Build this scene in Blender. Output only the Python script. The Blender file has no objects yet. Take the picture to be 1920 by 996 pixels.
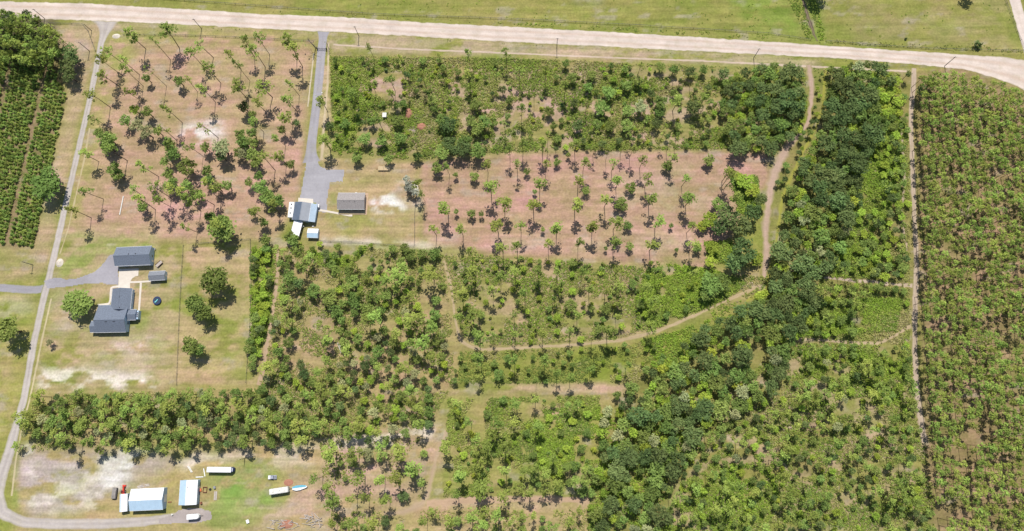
import bpy, math, random
import numpy as np
from mathutils import Vector, Matrix
random.seed(7)
rng = np.random.default_rng(11)
sc = bpy.context.scene
COL = sc.collection

# ---------------------------------------------------------------- camera
H = 346.0                                   # flying height above the ground (m)
F = 1280.0                                  # focal length in photo pixels (24 mm equivalent)
PW, PH = 1920.0, 996.0
NAD = (1000.0, 772.0)                       # where the plumb line falls in the photo
down = Vector((NAD[0]-PW/2, -(NAD[1]-PH/2), -F)).normalized()
zc = -down
yc = (Vector((0, 1, 0)) - zc*zc.y).normalized()
xc = yc.cross(zc)
R = Matrix((xc, yc, zc))                    # rows: world axes in camera coords -> camera-to-world
cam_d = bpy.data.cameras.new("camera")
cam_d.sensor_width = 36.0; cam_d.lens = 36.0*F/PW
cam_d.clip_start = 20.0; cam_d.clip_end = 20000.0
cam = bpy.data.objects.new("camera", cam_d); COL.objects.link(cam)
M4 = R.to_4x4(); M4.translation = Vector((0, 0, H)); cam.matrix_world = M4
sc.camera = cam
RN = np.array([list(r) for r in R])

# ---------------------------------------------------------------- world, sun, exposure
SUN_EL = math.radians(58.0)
world = bpy.data.worlds.new("World"); sc.world = world; world.use_nodes = True
wn = world.node_tree
bg = wn.nodes["Background"]; sky = wn.nodes.new("ShaderNodeTexSky")
sky.sky_type = 'NISHITA'; sky.sun_disc = False
sky.sun_elevation = SUN_EL; sky.sun_rotation = 0.0
wn.links.new(sky.outputs[0], bg.inputs[0]); bg.inputs[1].default_value = 0.10
sun_d = bpy.data.lights.new("sun", 'SUN'); sun_d.energy = 5.0; sun_d.angle = math.radians(0.5)
sun_d.color = (1.0, 0.955, 0.89)
sun = bpy.data.objects.new("sun", sun_d); COL.objects.link(sun)
sun.rotation_euler = Vector((0, -math.cos(SUN_EL), -math.sin(SUN_EL))).to_track_quat('-Z', 'Y').to_euler()
sun.location = (0, 200, 400)
sc.view_settings.view_transform = 'Standard'; sc.view_settings.look = 'None'
sc.view_settings.gamma = 1.0; sc.view_settings.use_curve_mapping = False
sc.view_settings.exposure = 0.04

# ---------------------------------------------------------------- geometry helpers
def G(u, v, h=0.0):
    d = R @ Vector((u-PW/2, -(v-PH/2), -F))
    t = (h-H)/d.z
    return Vector((d.x*t, d.y*t, h))
def pix(X, Y, Z=0.0):
    """world -> photo pixel (numpy)"""
    P = np.stack([X, Y, np.zeros_like(X)+Z-H], -1) @ RN
    return PW/2 + F*P[..., 0]/-P[..., 2], PH/2 - F*P[..., 1]/-P[..., 2]
def C(ox, oy, s, pts):
    """crop coordinates -> photo pixels"""
    return [(ox+p[0]/s, oy+p[1]/s) + tuple(p[2:]) for p in pts]
def mpp(u, v):
    return (G(u+1, v)-G(u, v)).length
def inpoly(x, y, poly):
    x = np.asarray(x, float); y = np.asarray(y, float)
    r = np.zeros(x.shape, bool); n = len(poly)
    for i in range(n):
        x1, y1 = poly[i][:2]; x2, y2 = poly[(i+1) % n][:2]
        if y1 == y2: continue
        c = ((y1 > y) != (y2 > y)) & (x < (x2-x1)*(y-y1)/(y2-y1)+x1)
        r ^= c
    return r
_tab = np.random.default_rng(5).random((256, 256))
def vnoise(x, y, sd=0):
    x = np.asarray(x, float)+sd*17.3; y = np.asarray(y, float)+sd*31.7
    xi = np.floor(x).astype(int); yi = np.floor(y).astype(int)
    fx = x-xi; fy = y-yi; fx = fx*fx*(3-2*fx); fy = fy*fy*(3-2*fy)
    a = _tab[xi & 255, yi & 255]; b = _tab[(xi+1) & 255, yi & 255]
    c = _tab[xi & 255, (yi+1) & 255]; d = _tab[(xi+1) & 255, (yi+1) & 255]
    return (a*(1-fx)+b*fx)*(1-fy)+(c*(1-fx)+d*fx)*fy
def fbm(x, y, sd=0, o=4):
    r = 0; w = 0.5; t = 0
    for k in range(o):
        r = r+w*vnoise(x*2**k, y*2**k, sd+k*3); t += w; w *= .55
    return r/t
def lin(c):
    c = np.asarray(c, float)/255.0
    return np.where(c <= .04045, c/12.92, ((c+.055)/1.055)**2.4)
LIT = 1.60                                   # how bright a flat white surface shows in this light
def alb(*c):
    return np.clip(lin(c)/LIT, 0, .8)

def mesh_np(name, V, Fc, mats=(), colors=None, smooth=False, mat_idx=None):
    V = np.asarray(V, np.float32); Fc = np.asarray(Fc, np.int32)
    me = bpy.data.meshes.new(name); n, k = Fc.shape
    me.vertices.add(len(V)); me.vertices.foreach_set("co", V.ravel())
    me.loops.add(n*k); me.loops.foreach_set("vertex_index", Fc.ravel())
    me.polygons.add(n); me.polygons.foreach_set("loop_start", np.arange(0, n*k, k, dtype=np.int32))
    me.polygons.foreach_set("loop_total", np.full(n, k, np.int32))
    for m in mats: me.materials.append(m)
    if mat_idx is not None: me.polygons.foreach_set("material_index", np.asarray(mat_idx, np.int32))
    if smooth: me.polygons.foreach_set("use_smooth", np.ones(n, bool))
    me.update(calc_edges=True)
    if colors is not None:
        a = me.color_attributes.new("Col", 'FLOAT_COLOR', 'POINT')
        cc = np.ones((len(V), 4), np.float32); cc[:, :3] = colors
        a.data.foreach_set("color", cc.ravel())
    return me
def link(name, me, parent=None, loc=None):
    o = bpy.data.objects.new(name, me); COL.objects.link(o)
    if parent: o.parent = parent
    if loc is not None: o.location = loc
    return o
def tag(o, label=None, cat=None, group=None, kind=None):
    if label: o["label"] = label
    if cat: o["category"] = cat
    if group: o["group"] = group
    if kind: o["kind"] = kind
    return o
def thing(name, label, cat, loc=(0, 0, 0), rz=0.0, group=None):
    o = bpy.data.objects.new(name, None); COL.objects.link(o)
    o.empty_display_size = 0.5
    o.location = loc; o.rotation_euler = (0, 0, rz)
    return tag(o, label, cat, group)

class MB:
    """collects shapes and links them as one mesh"""
    def __init__(s): s.v = []; s.f = []
    def add(s, vs, fs):
        b = len(s.v); s.v += [tuple(v) for v in vs]; s.f += [tuple(b+i for i in f) for f in fs]; return s
    def box(s, x0, x1, y0, y1, z0, z1, rz=0.0, c=None):
        vs = [(x, y, z) for z in (z0, z1) for y in (y0, y1) for x in (x0, x1)]
        if rz:
            cx, cy = c if c else ((x0+x1)/2, (y0+y1)/2)
            ca, sa = math.cos(rz), math.sin(rz)
            vs = [(cx+(x-cx)*ca-(y-cy)*sa, cy+(x-cx)*sa+(y-cy)*ca, z) for x, y, z in vs]
        return s.add(vs, [(0, 2, 3, 1), (4, 5, 7, 6), (0, 1, 5, 4), (2, 6, 7, 3), (0, 4, 6, 2), (1, 3, 7, 5)])
    def tube(s, p, q, r0, r1=None, n=6):
        r1 = r0 if r1 is None else r1
        p = Vector(p); q = Vector(q); d = (q-p).normalized()
        a = d.orthogonal().normalized(); b = d.cross(a)
        vs = [p+(a*math.cos(t)+b*math.sin(t))*r0 for t in [2*math.pi*i/n for i in range(n)]]
        vs += [q+(a*math.cos(t)+b*math.sin(t))*r1 for t in [2*math.pi*i/n for i in range(n)]]
        fs = [(i, (i+1) % n, n+(i+1) % n, n+i) for i in range(n)]
        return s.add(vs, fs+[tuple(range(n-1, -1, -1)), tuple(range(n, 2*n))])
    def prism(s, pts, z0, z1):
        n = len(pts)
        vs = [(x, y, z0) for x, y in pts]+[(x, y, z1) for x, y in pts]
        fs = [(i, (i+1) % n, n+(i+1) % n, n+i) for i in range(n)]
        return s.add(vs, fs+[tuple(range(n-1, -1, -1)), tuple(range(n, 2*n))])
    def loft(s, rings):
        n = len(rings[0]); vs = [p for r in rings for p in r]; fs = []
        for k in range(len(rings)-1):
            fs += [(k*n+i, k*n+(i+1) % n, (k+1)*n+(i+1) % n, (k+1)*n+i) for i in range(n)]
        fs += [tuple(range(n-1, -1, -1)), tuple(range((len(rings)-1)*n, len(rings)*n))]
        return s.add(vs, fs)
    def build(s, name, mat, parent=None, loc=None, smooth=False, bevel=0):
        me = bpy.data.meshes.new(name); me.from_pydata(s.v, [], s.f)
        me.materials.append(mat)
        if smooth:
            for p in me.polygons: p.use_smooth = True
        import bmesh as _b
        bm = _b.new(); bm.from_mesh(me); _b.ops.recalc_face_normals(bm, faces=bm.faces)
        if bevel: _b.ops.bevel(bm, geom=bm.edges[:], offset=bevel, segments=2, affect='EDGES', clamp_overlap=True)
        bm.to_mesh(me); bm.free()
        return link(name, me, parent, loc)

# ---------------------------------------------------------------- materials
def new_mat(name):
    m = bpy.data.materials.new(name); m.use_nodes = True
    nt = m.node_tree; p = nt.nodes["Principled BSDF"]
    return m, nt, p
def ramp_mul(nt, src, scale, lo, hi, detail=4.0, stretch=None, coord='Object'):
    """colour * noise in [lo, hi]"""
    tc = nt.nodes.new("ShaderNodeTexCoord"); no = nt.nodes.new("ShaderNodeTexNoise")
    no.inputs["Scale"].default_value = scale; no.inputs["Detail"].default_value = detail
    if stretch:
        mp = nt.nodes.new("ShaderNodeMapping"); mp.inputs["Scale"].default_value = stretch
        nt.links.new(tc.outputs[coord], mp.inputs[0]); nt.links.new(mp.outputs[0], no.inputs["Vector"])
    else: nt.links.new(tc.outputs[coord], no.inputs["Vector"])
    mr = nt.nodes.new("ShaderNodeMapRange")
    mr.inputs["From Min"].default_value = .3; mr.inputs["From Max"].default_value = .7
    mr.inputs["To Min"].default_value = lo; mr.inputs["To Max"].default_value = hi
    nt.links.new(no.outputs["Fac"], mr.inputs["Value"])
    vm = nt.nodes.new("ShaderNodeVectorMath"); vm.operation = 'SCALE'
    nt.links.new(src, vm.inputs[0]); nt.links.new(mr.outputs[0], vm.inputs["Scale"])
    return vm.outputs[0], no.outputs["Fac"]
def simple(name, col, rough=.6, scale=1.2, lo=.85, hi=1.12, stretch=None, metal=0.0, bump=0.0, spec=.3):
    m, nt, p = new_mat(name)
    rgb = nt.nodes.new("ShaderNodeRGB"); rgb.outputs[0].default_value = (*[float(c) for c in col], 1)
    o, f = ramp_mul(nt, rgb.outputs[0], scale, lo, hi, 5.0, stretch)
    nt.links.new(o, p.inputs["Base Color"])
    p.inputs["Roughness"].default_value = rough; p.inputs["Metallic"].default_value = metal
    p.inputs["Specular IOR Level"].default_value = spec
    if bump:
        b = nt.nodes.new("ShaderNodeBump"); b.inputs["Strength"].default_value = bump
        nt.links.new(f, b.inputs["Height"]); nt.links.new(b.outputs[0], p.inputs["Normal"])
    return m
def ground_mat(name="ground_cover", k=1.0, mot=.55):
    m, nt, p = new_mat(name)
    at = nt.nodes.new("ShaderNodeAttribute"); at.attribute_name = "Col"
    o, f1 = ramp_mul(nt, at.outputs["Color"], .9, 1-.16*k, 1+.15*k, 6.0)
    o, f2 = ramp_mul(nt, o, .18, 1-.09*k, 1+.09*k, 5.0)
    o, f3 = ramp_mul(nt, o, .55, 1-.12*k, 1+.12*k, 4.0, (.06, 1.0, 1.0))
    # green / straw mottling, about one metre across
    tc = nt.nodes.new("ShaderNodeTexCoord"); no = nt.nodes.new("ShaderNodeTexNoise")
    no.inputs["Scale"].default_value = .35; no.inputs["Detail"].default_value = 7.0
    no.inputs["Roughness"].default_value = .7
    nt.links.new(tc.outputs["Object"], no.inputs["Vector"])
    mr = nt.nodes.new("ShaderNodeMapRange")
    mr.inputs["From Min"].default_value = .42; mr.inputs["From Max"].default_value = .62; mr.inputs["To Max"].default_value = mot
    nt.links.new(no.outputs["Fac"], mr.inputs["Value"])
    mx = nt.nodes.new("ShaderNodeMix"); mx.data_type = 'RGBA'; mx.blend_type = 'MULTIPLY'
    nt.links.new(mr.outputs[0], mx.inputs["Factor"]); nt.links.new(o, mx.inputs[6])
    mx.inputs[7].default_value = (.90, .93, .80, 1)
    nt.links.new(mx.outputs[2], p.inputs["Base Color"])
    p.inputs["Roughness"].default_value = .95; p.inputs["Specular IOR Level"].default_value = .1
    b = nt.nodes.new("ShaderNodeBump"); b.inputs["Strength"].default_value = .5; b.inputs["Distance"].default_value = .15
    nt.links.new(f1, b.inputs["Height"]); nt.links.new(b.outputs[0], p.inputs["Normal"])
    return m
def leaf_mat(name, col, var=.25, attr=False, trans=.28):
    m = bpy.data.materials.new(name); m.use_nodes = True
    nt = m.node_tree; nt.nodes.clear()
    out = nt.nodes.new("ShaderNodeOutputMaterial")
    if attr:
        a = nt.nodes.new("ShaderNodeAttribute"); a.attribute_name = "Col"; src = a.outputs["Color"]
    else:
        a = nt.nodes.new("ShaderNodeRGB"); a.outputs[0].default_value = (*col, 1); src = a.outputs[0]
    o, f = ramp_mul(nt, src, 1.3, 1-var, 1+var, 2.0)
    if not attr:
        oi = nt.nodes.new("ShaderNodeObjectInfo")
        hs = nt.nodes.new("ShaderNodeHueSaturation")
        m1 = nt.nodes.new("ShaderNodeMapRange"); m1.inputs["To Min"].default_value = .475; m1.inputs["To Max"].default_value = .52
        m2 = nt.nodes.new("ShaderNodeMapRange"); m2.inputs["To Min"].default_value = .7; m2.inputs["To Max"].default_value = 1.3
        mm = nt.nodes.new("ShaderNodeMath"); mm.operation = 'FRACT'
        mu = nt.nodes.new("ShaderNodeMath"); mu.operation = 'MULTIPLY'; mu.inputs[1].default_value = 17.0
        nt.links.new(oi.outputs["Random"], m1.inputs["Value"]); nt.links.new(oi.outputs["Random"], mu.inputs[0])
        nt.links.new(mu.outputs[0], mm.inputs[0]); nt.links.new(mm.outputs[0], m2.inputs["Value"])
        nt.links.new(m1.outputs[0], hs.inputs["Hue"]); nt.links.new(m2.outputs[0], hs.inputs["Value"])
        nt.links.new(o, hs.inputs["Color"]); o = hs.outputs[0]
    d = nt.nodes.new("ShaderNodeBsdfDiffuse"); t = nt.nodes.new("ShaderNodeBsdfTranslucent")
    mx = nt.nodes.new("ShaderNodeMixShader"); mx.inputs[0].default_value = trans
    nt.links.new(o, d.inputs[0]); nt.links.new(o, t.inputs[0])
    nt.links.new(d.outputs[0], mx.inputs[1]); nt.links.new(t.outputs[0], mx.inputs[2])
    nt.links.new(mx.outputs[0], out.inputs[0])
    return m
GM = ground_mat(); RM = ground_mat("packed_road_surface", .35, .0)
MAT = {
 'pine': leaf_mat("pine_needles", (.30, .38, .088)),
 'pinep': leaf_mat("plantation_needles", (.285, .370, .080)),
 'oak': leaf_mat("dark_oak_leaves", (.160, .225, .078)),
 'mid': leaf_mat("bay_leaves", (.225, .310, .080)),
 'lime': leaf_mat("lime_leaves", (0.338, 0.428, 0.065)),
 'grey': leaf_mat("grey_moss_leaves", (0.390, 0.416, 0.200)),
 'sap': leaf_mat("young_pine_needles", (.27, .36, .085)),
 'pale': leaf_mat("pale_lichen_twigs", (.40, .42, .33)),
 'stuff': leaf_mat("undergrowth_leaves", (.1, .15, .03), attr=True),
 'bark': simple("pine_bark", (.075, .055, .045), .9, 3.0, .7, 1.3),
 'dead': simple("dead_wood", (.20, .165, .14), .9, 3.0, .7, 1.3),
 'pole': simple("weathered_pole", (.13, .11, .10), .85, 2.0),
 'wire': simple("fence_wire", (.10, .10, .10), .6),
 'post': simple("fence_post_wood", (.13, .115, .095), .9),
 'shingle': simple("slate_shingle", (.145, .17, .215), .85, 2.2, .78, 1.2, bump=.3),
 'shingle_br': simple("taupe_shingle", (.29, .265, .255), .9, 2.2, .8, 1.18, bump=.3),
 'shingle_gr': simple("grey_shingle", (.20, .215, .24), .9, 2.2, .8, 1.15),
 'sidingb': simple("pale_blue_siding", (.42, .55, .70), .7, .8, .9, 1.06),
 'siding': simple("grey_siding", (.42, .40, .40), .7, .8, .9, 1.06),
 'white': simple("white_enamel", (.78, .78, .77), .35, .6, .93, 1.03, spec=.5),
 'offwhite': simple("chalked_white_roof", (.66, .65, .60), .6, 1.0, .86, 1.06),
 'metalw': simple("white_roof_sheet", (.76, .77, .78), .45, .5, .94, 1.03, (1, 1, 1), spec=.5),
 'metalb': simple("pale_blue_roof_sheet", (.42, .56, .68), .5, .5, .93, 1.05, spec=.5),
 'metall': simple("steel_blue_roof_sheet", (.30, .39, .48), .5, .5, .9, 1.08, spec=.5),
 'metald': simple("dark_slate_roof_sheet", (.10, .13, .18), .5, .5, .9, 1.1, spec=.5),
 'metalm': simple("mid_grey_roof_sheet", (.21, .23, .265), .5, .5, .9, 1.08, spec=.5),
 'conc': simple("pale_concrete", alb(250, 238, 222), .9, .5, .93, 1.04),
 'glass': simple("blue_window_glass", (.03, .05, .09), .08, 1, .9, 1.1, spec=.8),
 'dark': simple("black_rubber", (.025, .025, .03), .7),
 'trim': simple("white_trim", (.7, .7, .7), .5),
 'brick': simple("red_brick", (.36, .14, .09), .9, 3.0),
 'red': simple("red_machine_paint", (.62, .06, .035), .4, spec=.5),
 'orange': simple("orange_plastic", (.65, .18, .07), .5),
 'tan': simple("tan_plywood", (.48, .37, .22), .8, 1.5),
 'rust': simple("rusty_steel", (.22, .09, .05), .8, 2.0),
 'greyt': simple("grey_tarpaulin", (.26, .24, .22), .8, 1.5, .75, 1.2),
 'silver': simple("galvanised_steel", (.5, .5, .52), .35, metal=.6),
 'blue': simple("blue_tarpaulin", (.12, .38, .50), .5),
 'navy': simple("navy_paint", (.02, .035, .12), .4),
 'silverp': simple("silver_car_paint", (.45, .47, .52), .3, spec=.6),
 'tramp': simple("trampoline_mat", (.03, .05, .08), .5),
 'cyan': simple("turquoise_cloth", (.2, .65, .65), .6),
 'log': simple("grey_log", (.42, .37, .32), .9, 2.0),
}

# ---------------------------------------------------------------- ground paint (real colour of soil, grass and sand)
MX0, MY0, MS = -200.0, -120.0, 2.0
RW, RH = 1160, 620
def blur(a, k):
    if k <= 0: return a
    for ax in (0, 1):
        for _ in range(2):
            p = np.pad(a, [(k+1, k) if i == ax else (0, 0) for i in (0, 1)], mode='edge')
            c = np.cumsum(p, axis=ax)
            a = (np.take(c, range(2*k+1, c.shape[ax]), axis=ax)-np.take(c, range(0, c.shape[ax]-2*k-1), axis=ax))/(2*k+1)
    return a
_yy, _xx = np.mgrid[0:RH, 0:RW]
_PX = MX0+_xx*MS; _PY = MY0+_yy*MS
def raster(poly, soft):
    return blur(inpoly(_PX, _PY, poly).astype(float), soft)
def line_poly(pts):
    """pixel centreline [(u, v, halfwidth)] -> polygon"""
    L = []; Rr = []
    for i, p in enumerate(pts):
        a = pts[max(i-1, 0)]; b = pts[min(i+1, len(pts)-1)]
        d = Vector((b[0]-a[0], b[1]-a[1])).normalized(); w = p[2]
        L.append((p[0]-d.y*w, p[1]+d.x*w)); Rr.append((p[0]+d.y*w, p[1]-d.x*w))
    return L+Rr[::-1]
PINK = alb(203, 172, 148); TAN = alb(196, 178, 132); GRASS = alb(164, 168, 88); BRIGHT = alb(146, 166, 78)
SAND = alb(254, 242, 230); ROAD = alb(243, 226, 213); LITTER = alb(196, 172, 140); OLIVE = alb(160, 160, 86)
GREYS = alb(198, 184, 170); SHOULD = alb(186, 172, 126); WHITE = alb(255, 252, 246); MOSS = alb(128, 138, 62)
base_layers = [
 # (polygon, colour, blur, strength, noise break-up)
 ([(-200,-120),(2100,-120),(2100,110),(1540,82),(960,44),(480,20),(170,2),(-200,-4)], alb(162,160,90), 2, 1, 0),
 ([(300,-40),(1440,-40),(1440,66),(960,40),(560,22),(300,8)], alb(168,164,92), 4, .7, .4),
 ([(1340,-40),(1500,-40),(1512,72),(1400,64)], BRIGHT, 6, .7, .3),
 ([(1500,-60),(1535,-60),(1548,76),(1522,76)], BRIGHT, 3, .7, 0),
 ([(1080,-30),(1130,-30),(1130,8),(1080,8)], GREYS, 3, .6, .4),
 ([(1600,-40),(1900,-40),(1905,90),(1600,80)], alb(172,162,108), 6, .8, .4),
 ([(-30,36),(176,40),(560,56),(960,80),(1440,104),(1700,122),(1700,148),(1440,128),(960,106),(620,100),(600,80),(200,66),(-30,60)], alb(196,178,142), 2, 1, .1),
 # mown lot on the left
 ([(205,62),(590,66),(560,380),(520,450),(150,455),(118,440),(165,240)], alb(202,170,140), 3, 1, 0),
 ([(345,235),(410,225),(420,262),(335,268)], WHITE, 5, .85, .4),
 ([(205,52),(250,50),(250,120),(205,200),(175,330),(150,420),(118,430),(150,300)], alb(178,174,102), 5, .8, .3),
 ([(240,50),(590,58),(592,90),(250,80)], alb(178,172,104), 3, .8, .3),
 ([(330,90),(560,100),(560,200),(420,250),(330,180)], alb(192,176,124), 14, .45, .7),
 ([(110,430),(300,425),(340,460),(345,720),(300,735),(65,735),(95,560)], alb(196,176,134), 5, 1, .1),
 ([(112,440),(240,430),(300,440),(290,470),(200,480),(150,525),(108,525)], alb(160,170,94), 5, .8, .3),
 ([(345,455),(470,450),(485,720),(330,726)], alb(199,176,132), 2, 1, .1),
 ([(345,460),(470,455),(470,500),(440,520),(345,530)], alb(190,176,124), 6, .5, .4),
 ([(400,640),(470,560),(478,700),(420,715)], alb(178,176,108), 9, .7, .4),
 ([(72,695),(140,690),(275,700),(300,730),(75,738)], SAND, 4, .95, .35),
 ([(170,640),(300,640),(290,680),(180,665)], SAND, 8, .5, .75),
 ([(160,600),(320,600),(320,700),(160,690)], alb(178,174,118), 8, .5, .6),
 ([(95,540),(160,545),(170,600),(110,640),(90,640)], alb(206,190,160), 7, .6, .5),
 ([(255,600),(285,590),(282,612),(262,618)], BRIGHT, 3, .7, .1),
 # strip left of the lane
 ([(118,55),(190,45),(172,130),(140,270),(85,510),(0,530),(0,455),(58,462),(110,260),(125,160),(110,100)], alb(196,174,134), 3, 1, 0),
 ([(108,60),(160,55),(165,110),(140,150),(120,110)], alb(202,178,148), 4, .8, .2),
 ([(150,75),(168,75),(160,110),(142,105)], GREYS, 3, .7, .2),
 ([(100,290),(118,290),(88,400),(66,400)], alb(212,188,164), 4, .7, .2),
 ([(-80,455),(60,462),(70,535),(-80,532)], alb(180,170,112), 4, 1, .2),
 ([(-80,548),(70,556),(40,740),(10,860),(-80,860)], alb(186,174,112), 3, 1, .1),
 ([(-10,560),(60,560),(60,590),(0,600)], alb(214,200,172), 5, .7, .4),
 ([(30,640),(50,640),(18,840),(0,880),(-20,800)], alb(166,166,84), 4, .7, .1),
 ([(-60,690),(26,690),(14,800),(-60,800)], alb(198,176,136), 5, .7, .3),
 # pine saplings on the left
 ([(-120,100),(105,108),(122,175),(62,462),(-120,455)], alb(158,140,104), 2, 1, 0),
 ([(-60,20),(105,36),(112,110),(-60,112)], alb(120,112,88), 3, 1, 0),
 # middle lot round the cottage
 ([(596,96),(620,104),(622,290),(650,312),(600,300),(592,250)], alb(206,184,144), 1, 1, .1),
 ([(600,300),(780,300),(790,460),(590,455),(560,440),(600,395)], alb(198,172,132), 3, 1, 0),
 ([(618,330),(780,330),(780,450),(600,450)], alb(188,172,118), 7, .6, .5),
 ([(615,395),(700,395),(690,440),(640,445),(610,420)], alb(170,170,90), 6, .6, .3),
 ([(620,370),(633,340),(633,395),(618,400)], BRIGHT, 3, .7, .2),
 ([(695,380),(712,364),(735,362),(752,378),(765,392),(740,396),(700,394)], WHITE, 2, .95, .35),
 ([(745,340),(790,330),(790,400),(765,375)], SAND, 4, .6, .6),
 ([(595,447),(820,458),(825,470),(600,456)], SAND, 2, .75, .3),
 # the clearing
 ([(790,300),(930,286),(1180,282),(1440,283),(1480,262),(1455,330),(1400,380),(1360,470),(1330,506),(1100,492),(960,478),(830,468),(795,440),(790,340)], alb(200,164,140), 2, 1, 0),
 ([(800,320),(1300,300),(1300,360),(1000,400),(800,390)], alb(206,174,142), 12, .5, .6),
 ([(1150,330),(1340,320),(1340,400),(1150,410)], alb(214,190,168), 12, .5, .6),
 ([(840,400),(1330,400),(1330,440),(840,450)], alb(202,172,136), 8, .6, .5),
 ([(790,440),(1340,440),(1340,470),(800,466)], alb(214,188,160), 4, .6, .4),
 # brush ground
 ([(620,104),(960,108),(1440,128),(1520,130),(1525,220),(1470,280),(1180,282),(930,288),(780,302),(650,300),(622,285)], alb(172,162,104), 2, 1, .0),
 ([(640,150),(780,130),(800,200),(680,230)], alb(196,172,138), 6, .5, .6),
 ([(820,170),(960,170),(950,240),(840,220)], alb(196,176,144), 8, .6, .55),
 ([(470,458),(830,468),(960,480),(1330,506),(1440,500),(1430,560),(1180,640),(960,660),(860,660),(850,740),(1180,720),(1180,760),(840,800),(60,860),(70,738),(480,722)], alb(180,166,112), 3, 1, .0),
 ([(500,560),(820,560),(820,800),(500,820)], alb(196,168,134), 10, .55, .5),
 ([(620,460),(830,470),(830,560),(650,520)], alb(180,166,116), 8, .6, .4),
 ([(1000,570),(1250,560),(1200,620),(1000,640)], alb(150,160,70), 8, .6, .3),
 ([(1080,650),(1200,650),(1180,710),(1070,715)], alb(142,158,62), 6, .8, .2),
 ([(800,726),(1060,716),(1180,722),(1180,742),(1060,745),(960,742),(800,745)], alb(206,178,146), 2, .9, .25),
 ([(1240,480),(1340,505),(1340,580),(1240,600)], alb(142,158,66), 6, .7, .2),
 ([(830,480),(1330,510),(1290,590),(1160,634),(960,648),(880,640)], alb(166,160,98), 3, .8, .0),
 ([(830,480),(1330,510),(1290,590),(1160,634),(960,648),(880,640)], alb(198,172,140), 3, .6, .95),
 ([(1525,120),(1560,130),(1545,230),(1500,310),(1470,380),(1460,500),(1440,560),(1425,540),(1448,420),(1460,340),(1500,280),(1530,220)], alb(140,138,78), 3, .9, .0),
 ([(630,120),(1440,140),(1420,270),(930,282),(700,290)], alb(202,174,150), 3, .75, .95),
 # right hand side
 ([(1440,128),(1720,140),(1720,640),(1760,1100),(1000,1100),(1180,720),(1440,560)], alb(154,150,88), 3, 1, .0),
 ([(1290,780),(1480,650),(1720,650),(1760,1100),(1240,1100)], alb(166,162,92), 10, .9, .2),
 ([(1600,760),(1740,730),(1740,850),(1600,860)], alb(194,172,142), 10, .6, .4),
 ([(1670,240),(1700,240),(1705,530),(1670,520)], alb(176,160,108), 4, .8, .3),
 ([(1718,140),(1800,125),(1870,150),(2100,230),(2100,1150),(1750,1150),(1730,800)], alb(158,142,98), 3, 1, .0),
 ([(1718,140),(1800,125),(1870,150),(2100,230),(2100,1150),(1750,1150),(1730,800)], alb(190,160,128), 3, .55, .98),
 ([(1300,800),(1490,650),(1704,650),(1750,1000),(1240,1000)], alb(200,176,146), 4, .55, .98),
 ([(850,750),(1110,745),(1100,925),(850,925)], alb(196,172,138), 4, .6, .95),
 # bottom
 ([(30,850),(400,850),(480,840),(590,800),(840,795),(830,940),(1110,935),(1130,1100),(30,1100)], alb(190,172,120), 4, 1, 0),
 ([(40,850),(260,850),(330,860),(300,900),(220,930),(60,970),(30,900)], alb(200,186,176), 5, 1, .1),
 ([(40,870),(200,880),(220,960),(50,960)], SAND, 4, .5, .95),
 ([(190,850),(290,850),(285,880),(240,890),(230,920),(190,930)], WHITE, 5, .8, .4),
 ([(30,838),(62,838),(60,866),(30,862)], WHITE, 3, .8, .2),
 ([(330,855),(470,850),(400,870),(340,880)], SAND, 4, .7, .5),
 ([(250,880),(340,870),(330,960),(300,970),(230,965)], alb(176,172,96), 6, .7, .3),
 ([(390,870),(520,860),(520,960),(460,996),(380,996)], alb(156,174,96), 8, .8, .35),
 ([(420,890),(460,880),(450,940),(420,950)], alb(128,180,74), 6, .7, .2),
 ([(440,830),(600,830),(600,870),(440,880)], alb(216,204,178), 6, .7, .5),
 ([(470,930),(600,930),(610,1000),(440,1000)], alb(206,186,156), 6, .7, .45),
 ([(545,900),(640,870),(640,960),(560,960)], alb(206,178,150), 6, .8, .2),
 ([(490,925),(535,925),(530,945),(490,945)], alb(132,178,76), 4, .7, .1),
 ([(600,820),(840,800),(800,950),(620,960)], alb(202,174,146), 6, .9, .25),
 ([(600,826),(842,796),(842,815),(740,835),(620,838)], SAND, 3, .7, .4),
 ([(830,740),(1120,740),(1110,935),(835,935),(830,860)], alb(164,164,92), 4, 1, .1),
 ([(820,740),(1000,735),(990,900),(860,900)], alb(176,166,106), 9, .6, .4),
 ([(820,934),(1100,930),(1110,952),(820,960)], alb(210,180,150), 3, .9, .15),
 ([(620,955),(1110,955),(1110,1100),(620,1100)], alb(192,172,126), 5, .8, .2),
 ([(20,960),(30,840),(36,840),(34,950)], BRIGHT, 2, .6, .2),
]
FIELD = []
for poly, colr, soft, strg, brk in base_layers:
    FIELD.append((raster(poly, soft), np.asarray(colr), strg, brk))
def sample(ras, u, v):
    x = np.clip((u-MX0)/MS, 0, RW-1.001); y = np.clip((v-MY0)/MS, 0, RH-1.001)
    xi = x.astype(int); yi = y.astype(int); fx = x-xi; fy = y-yi
    return (ras[yi, xi]*(1-fx)+ras[yi, xi+1]*fx)*(1-fy)+(ras[yi+1, xi]*(1-fx)+ras[yi+1, xi+1]*fx)*fy
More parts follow.
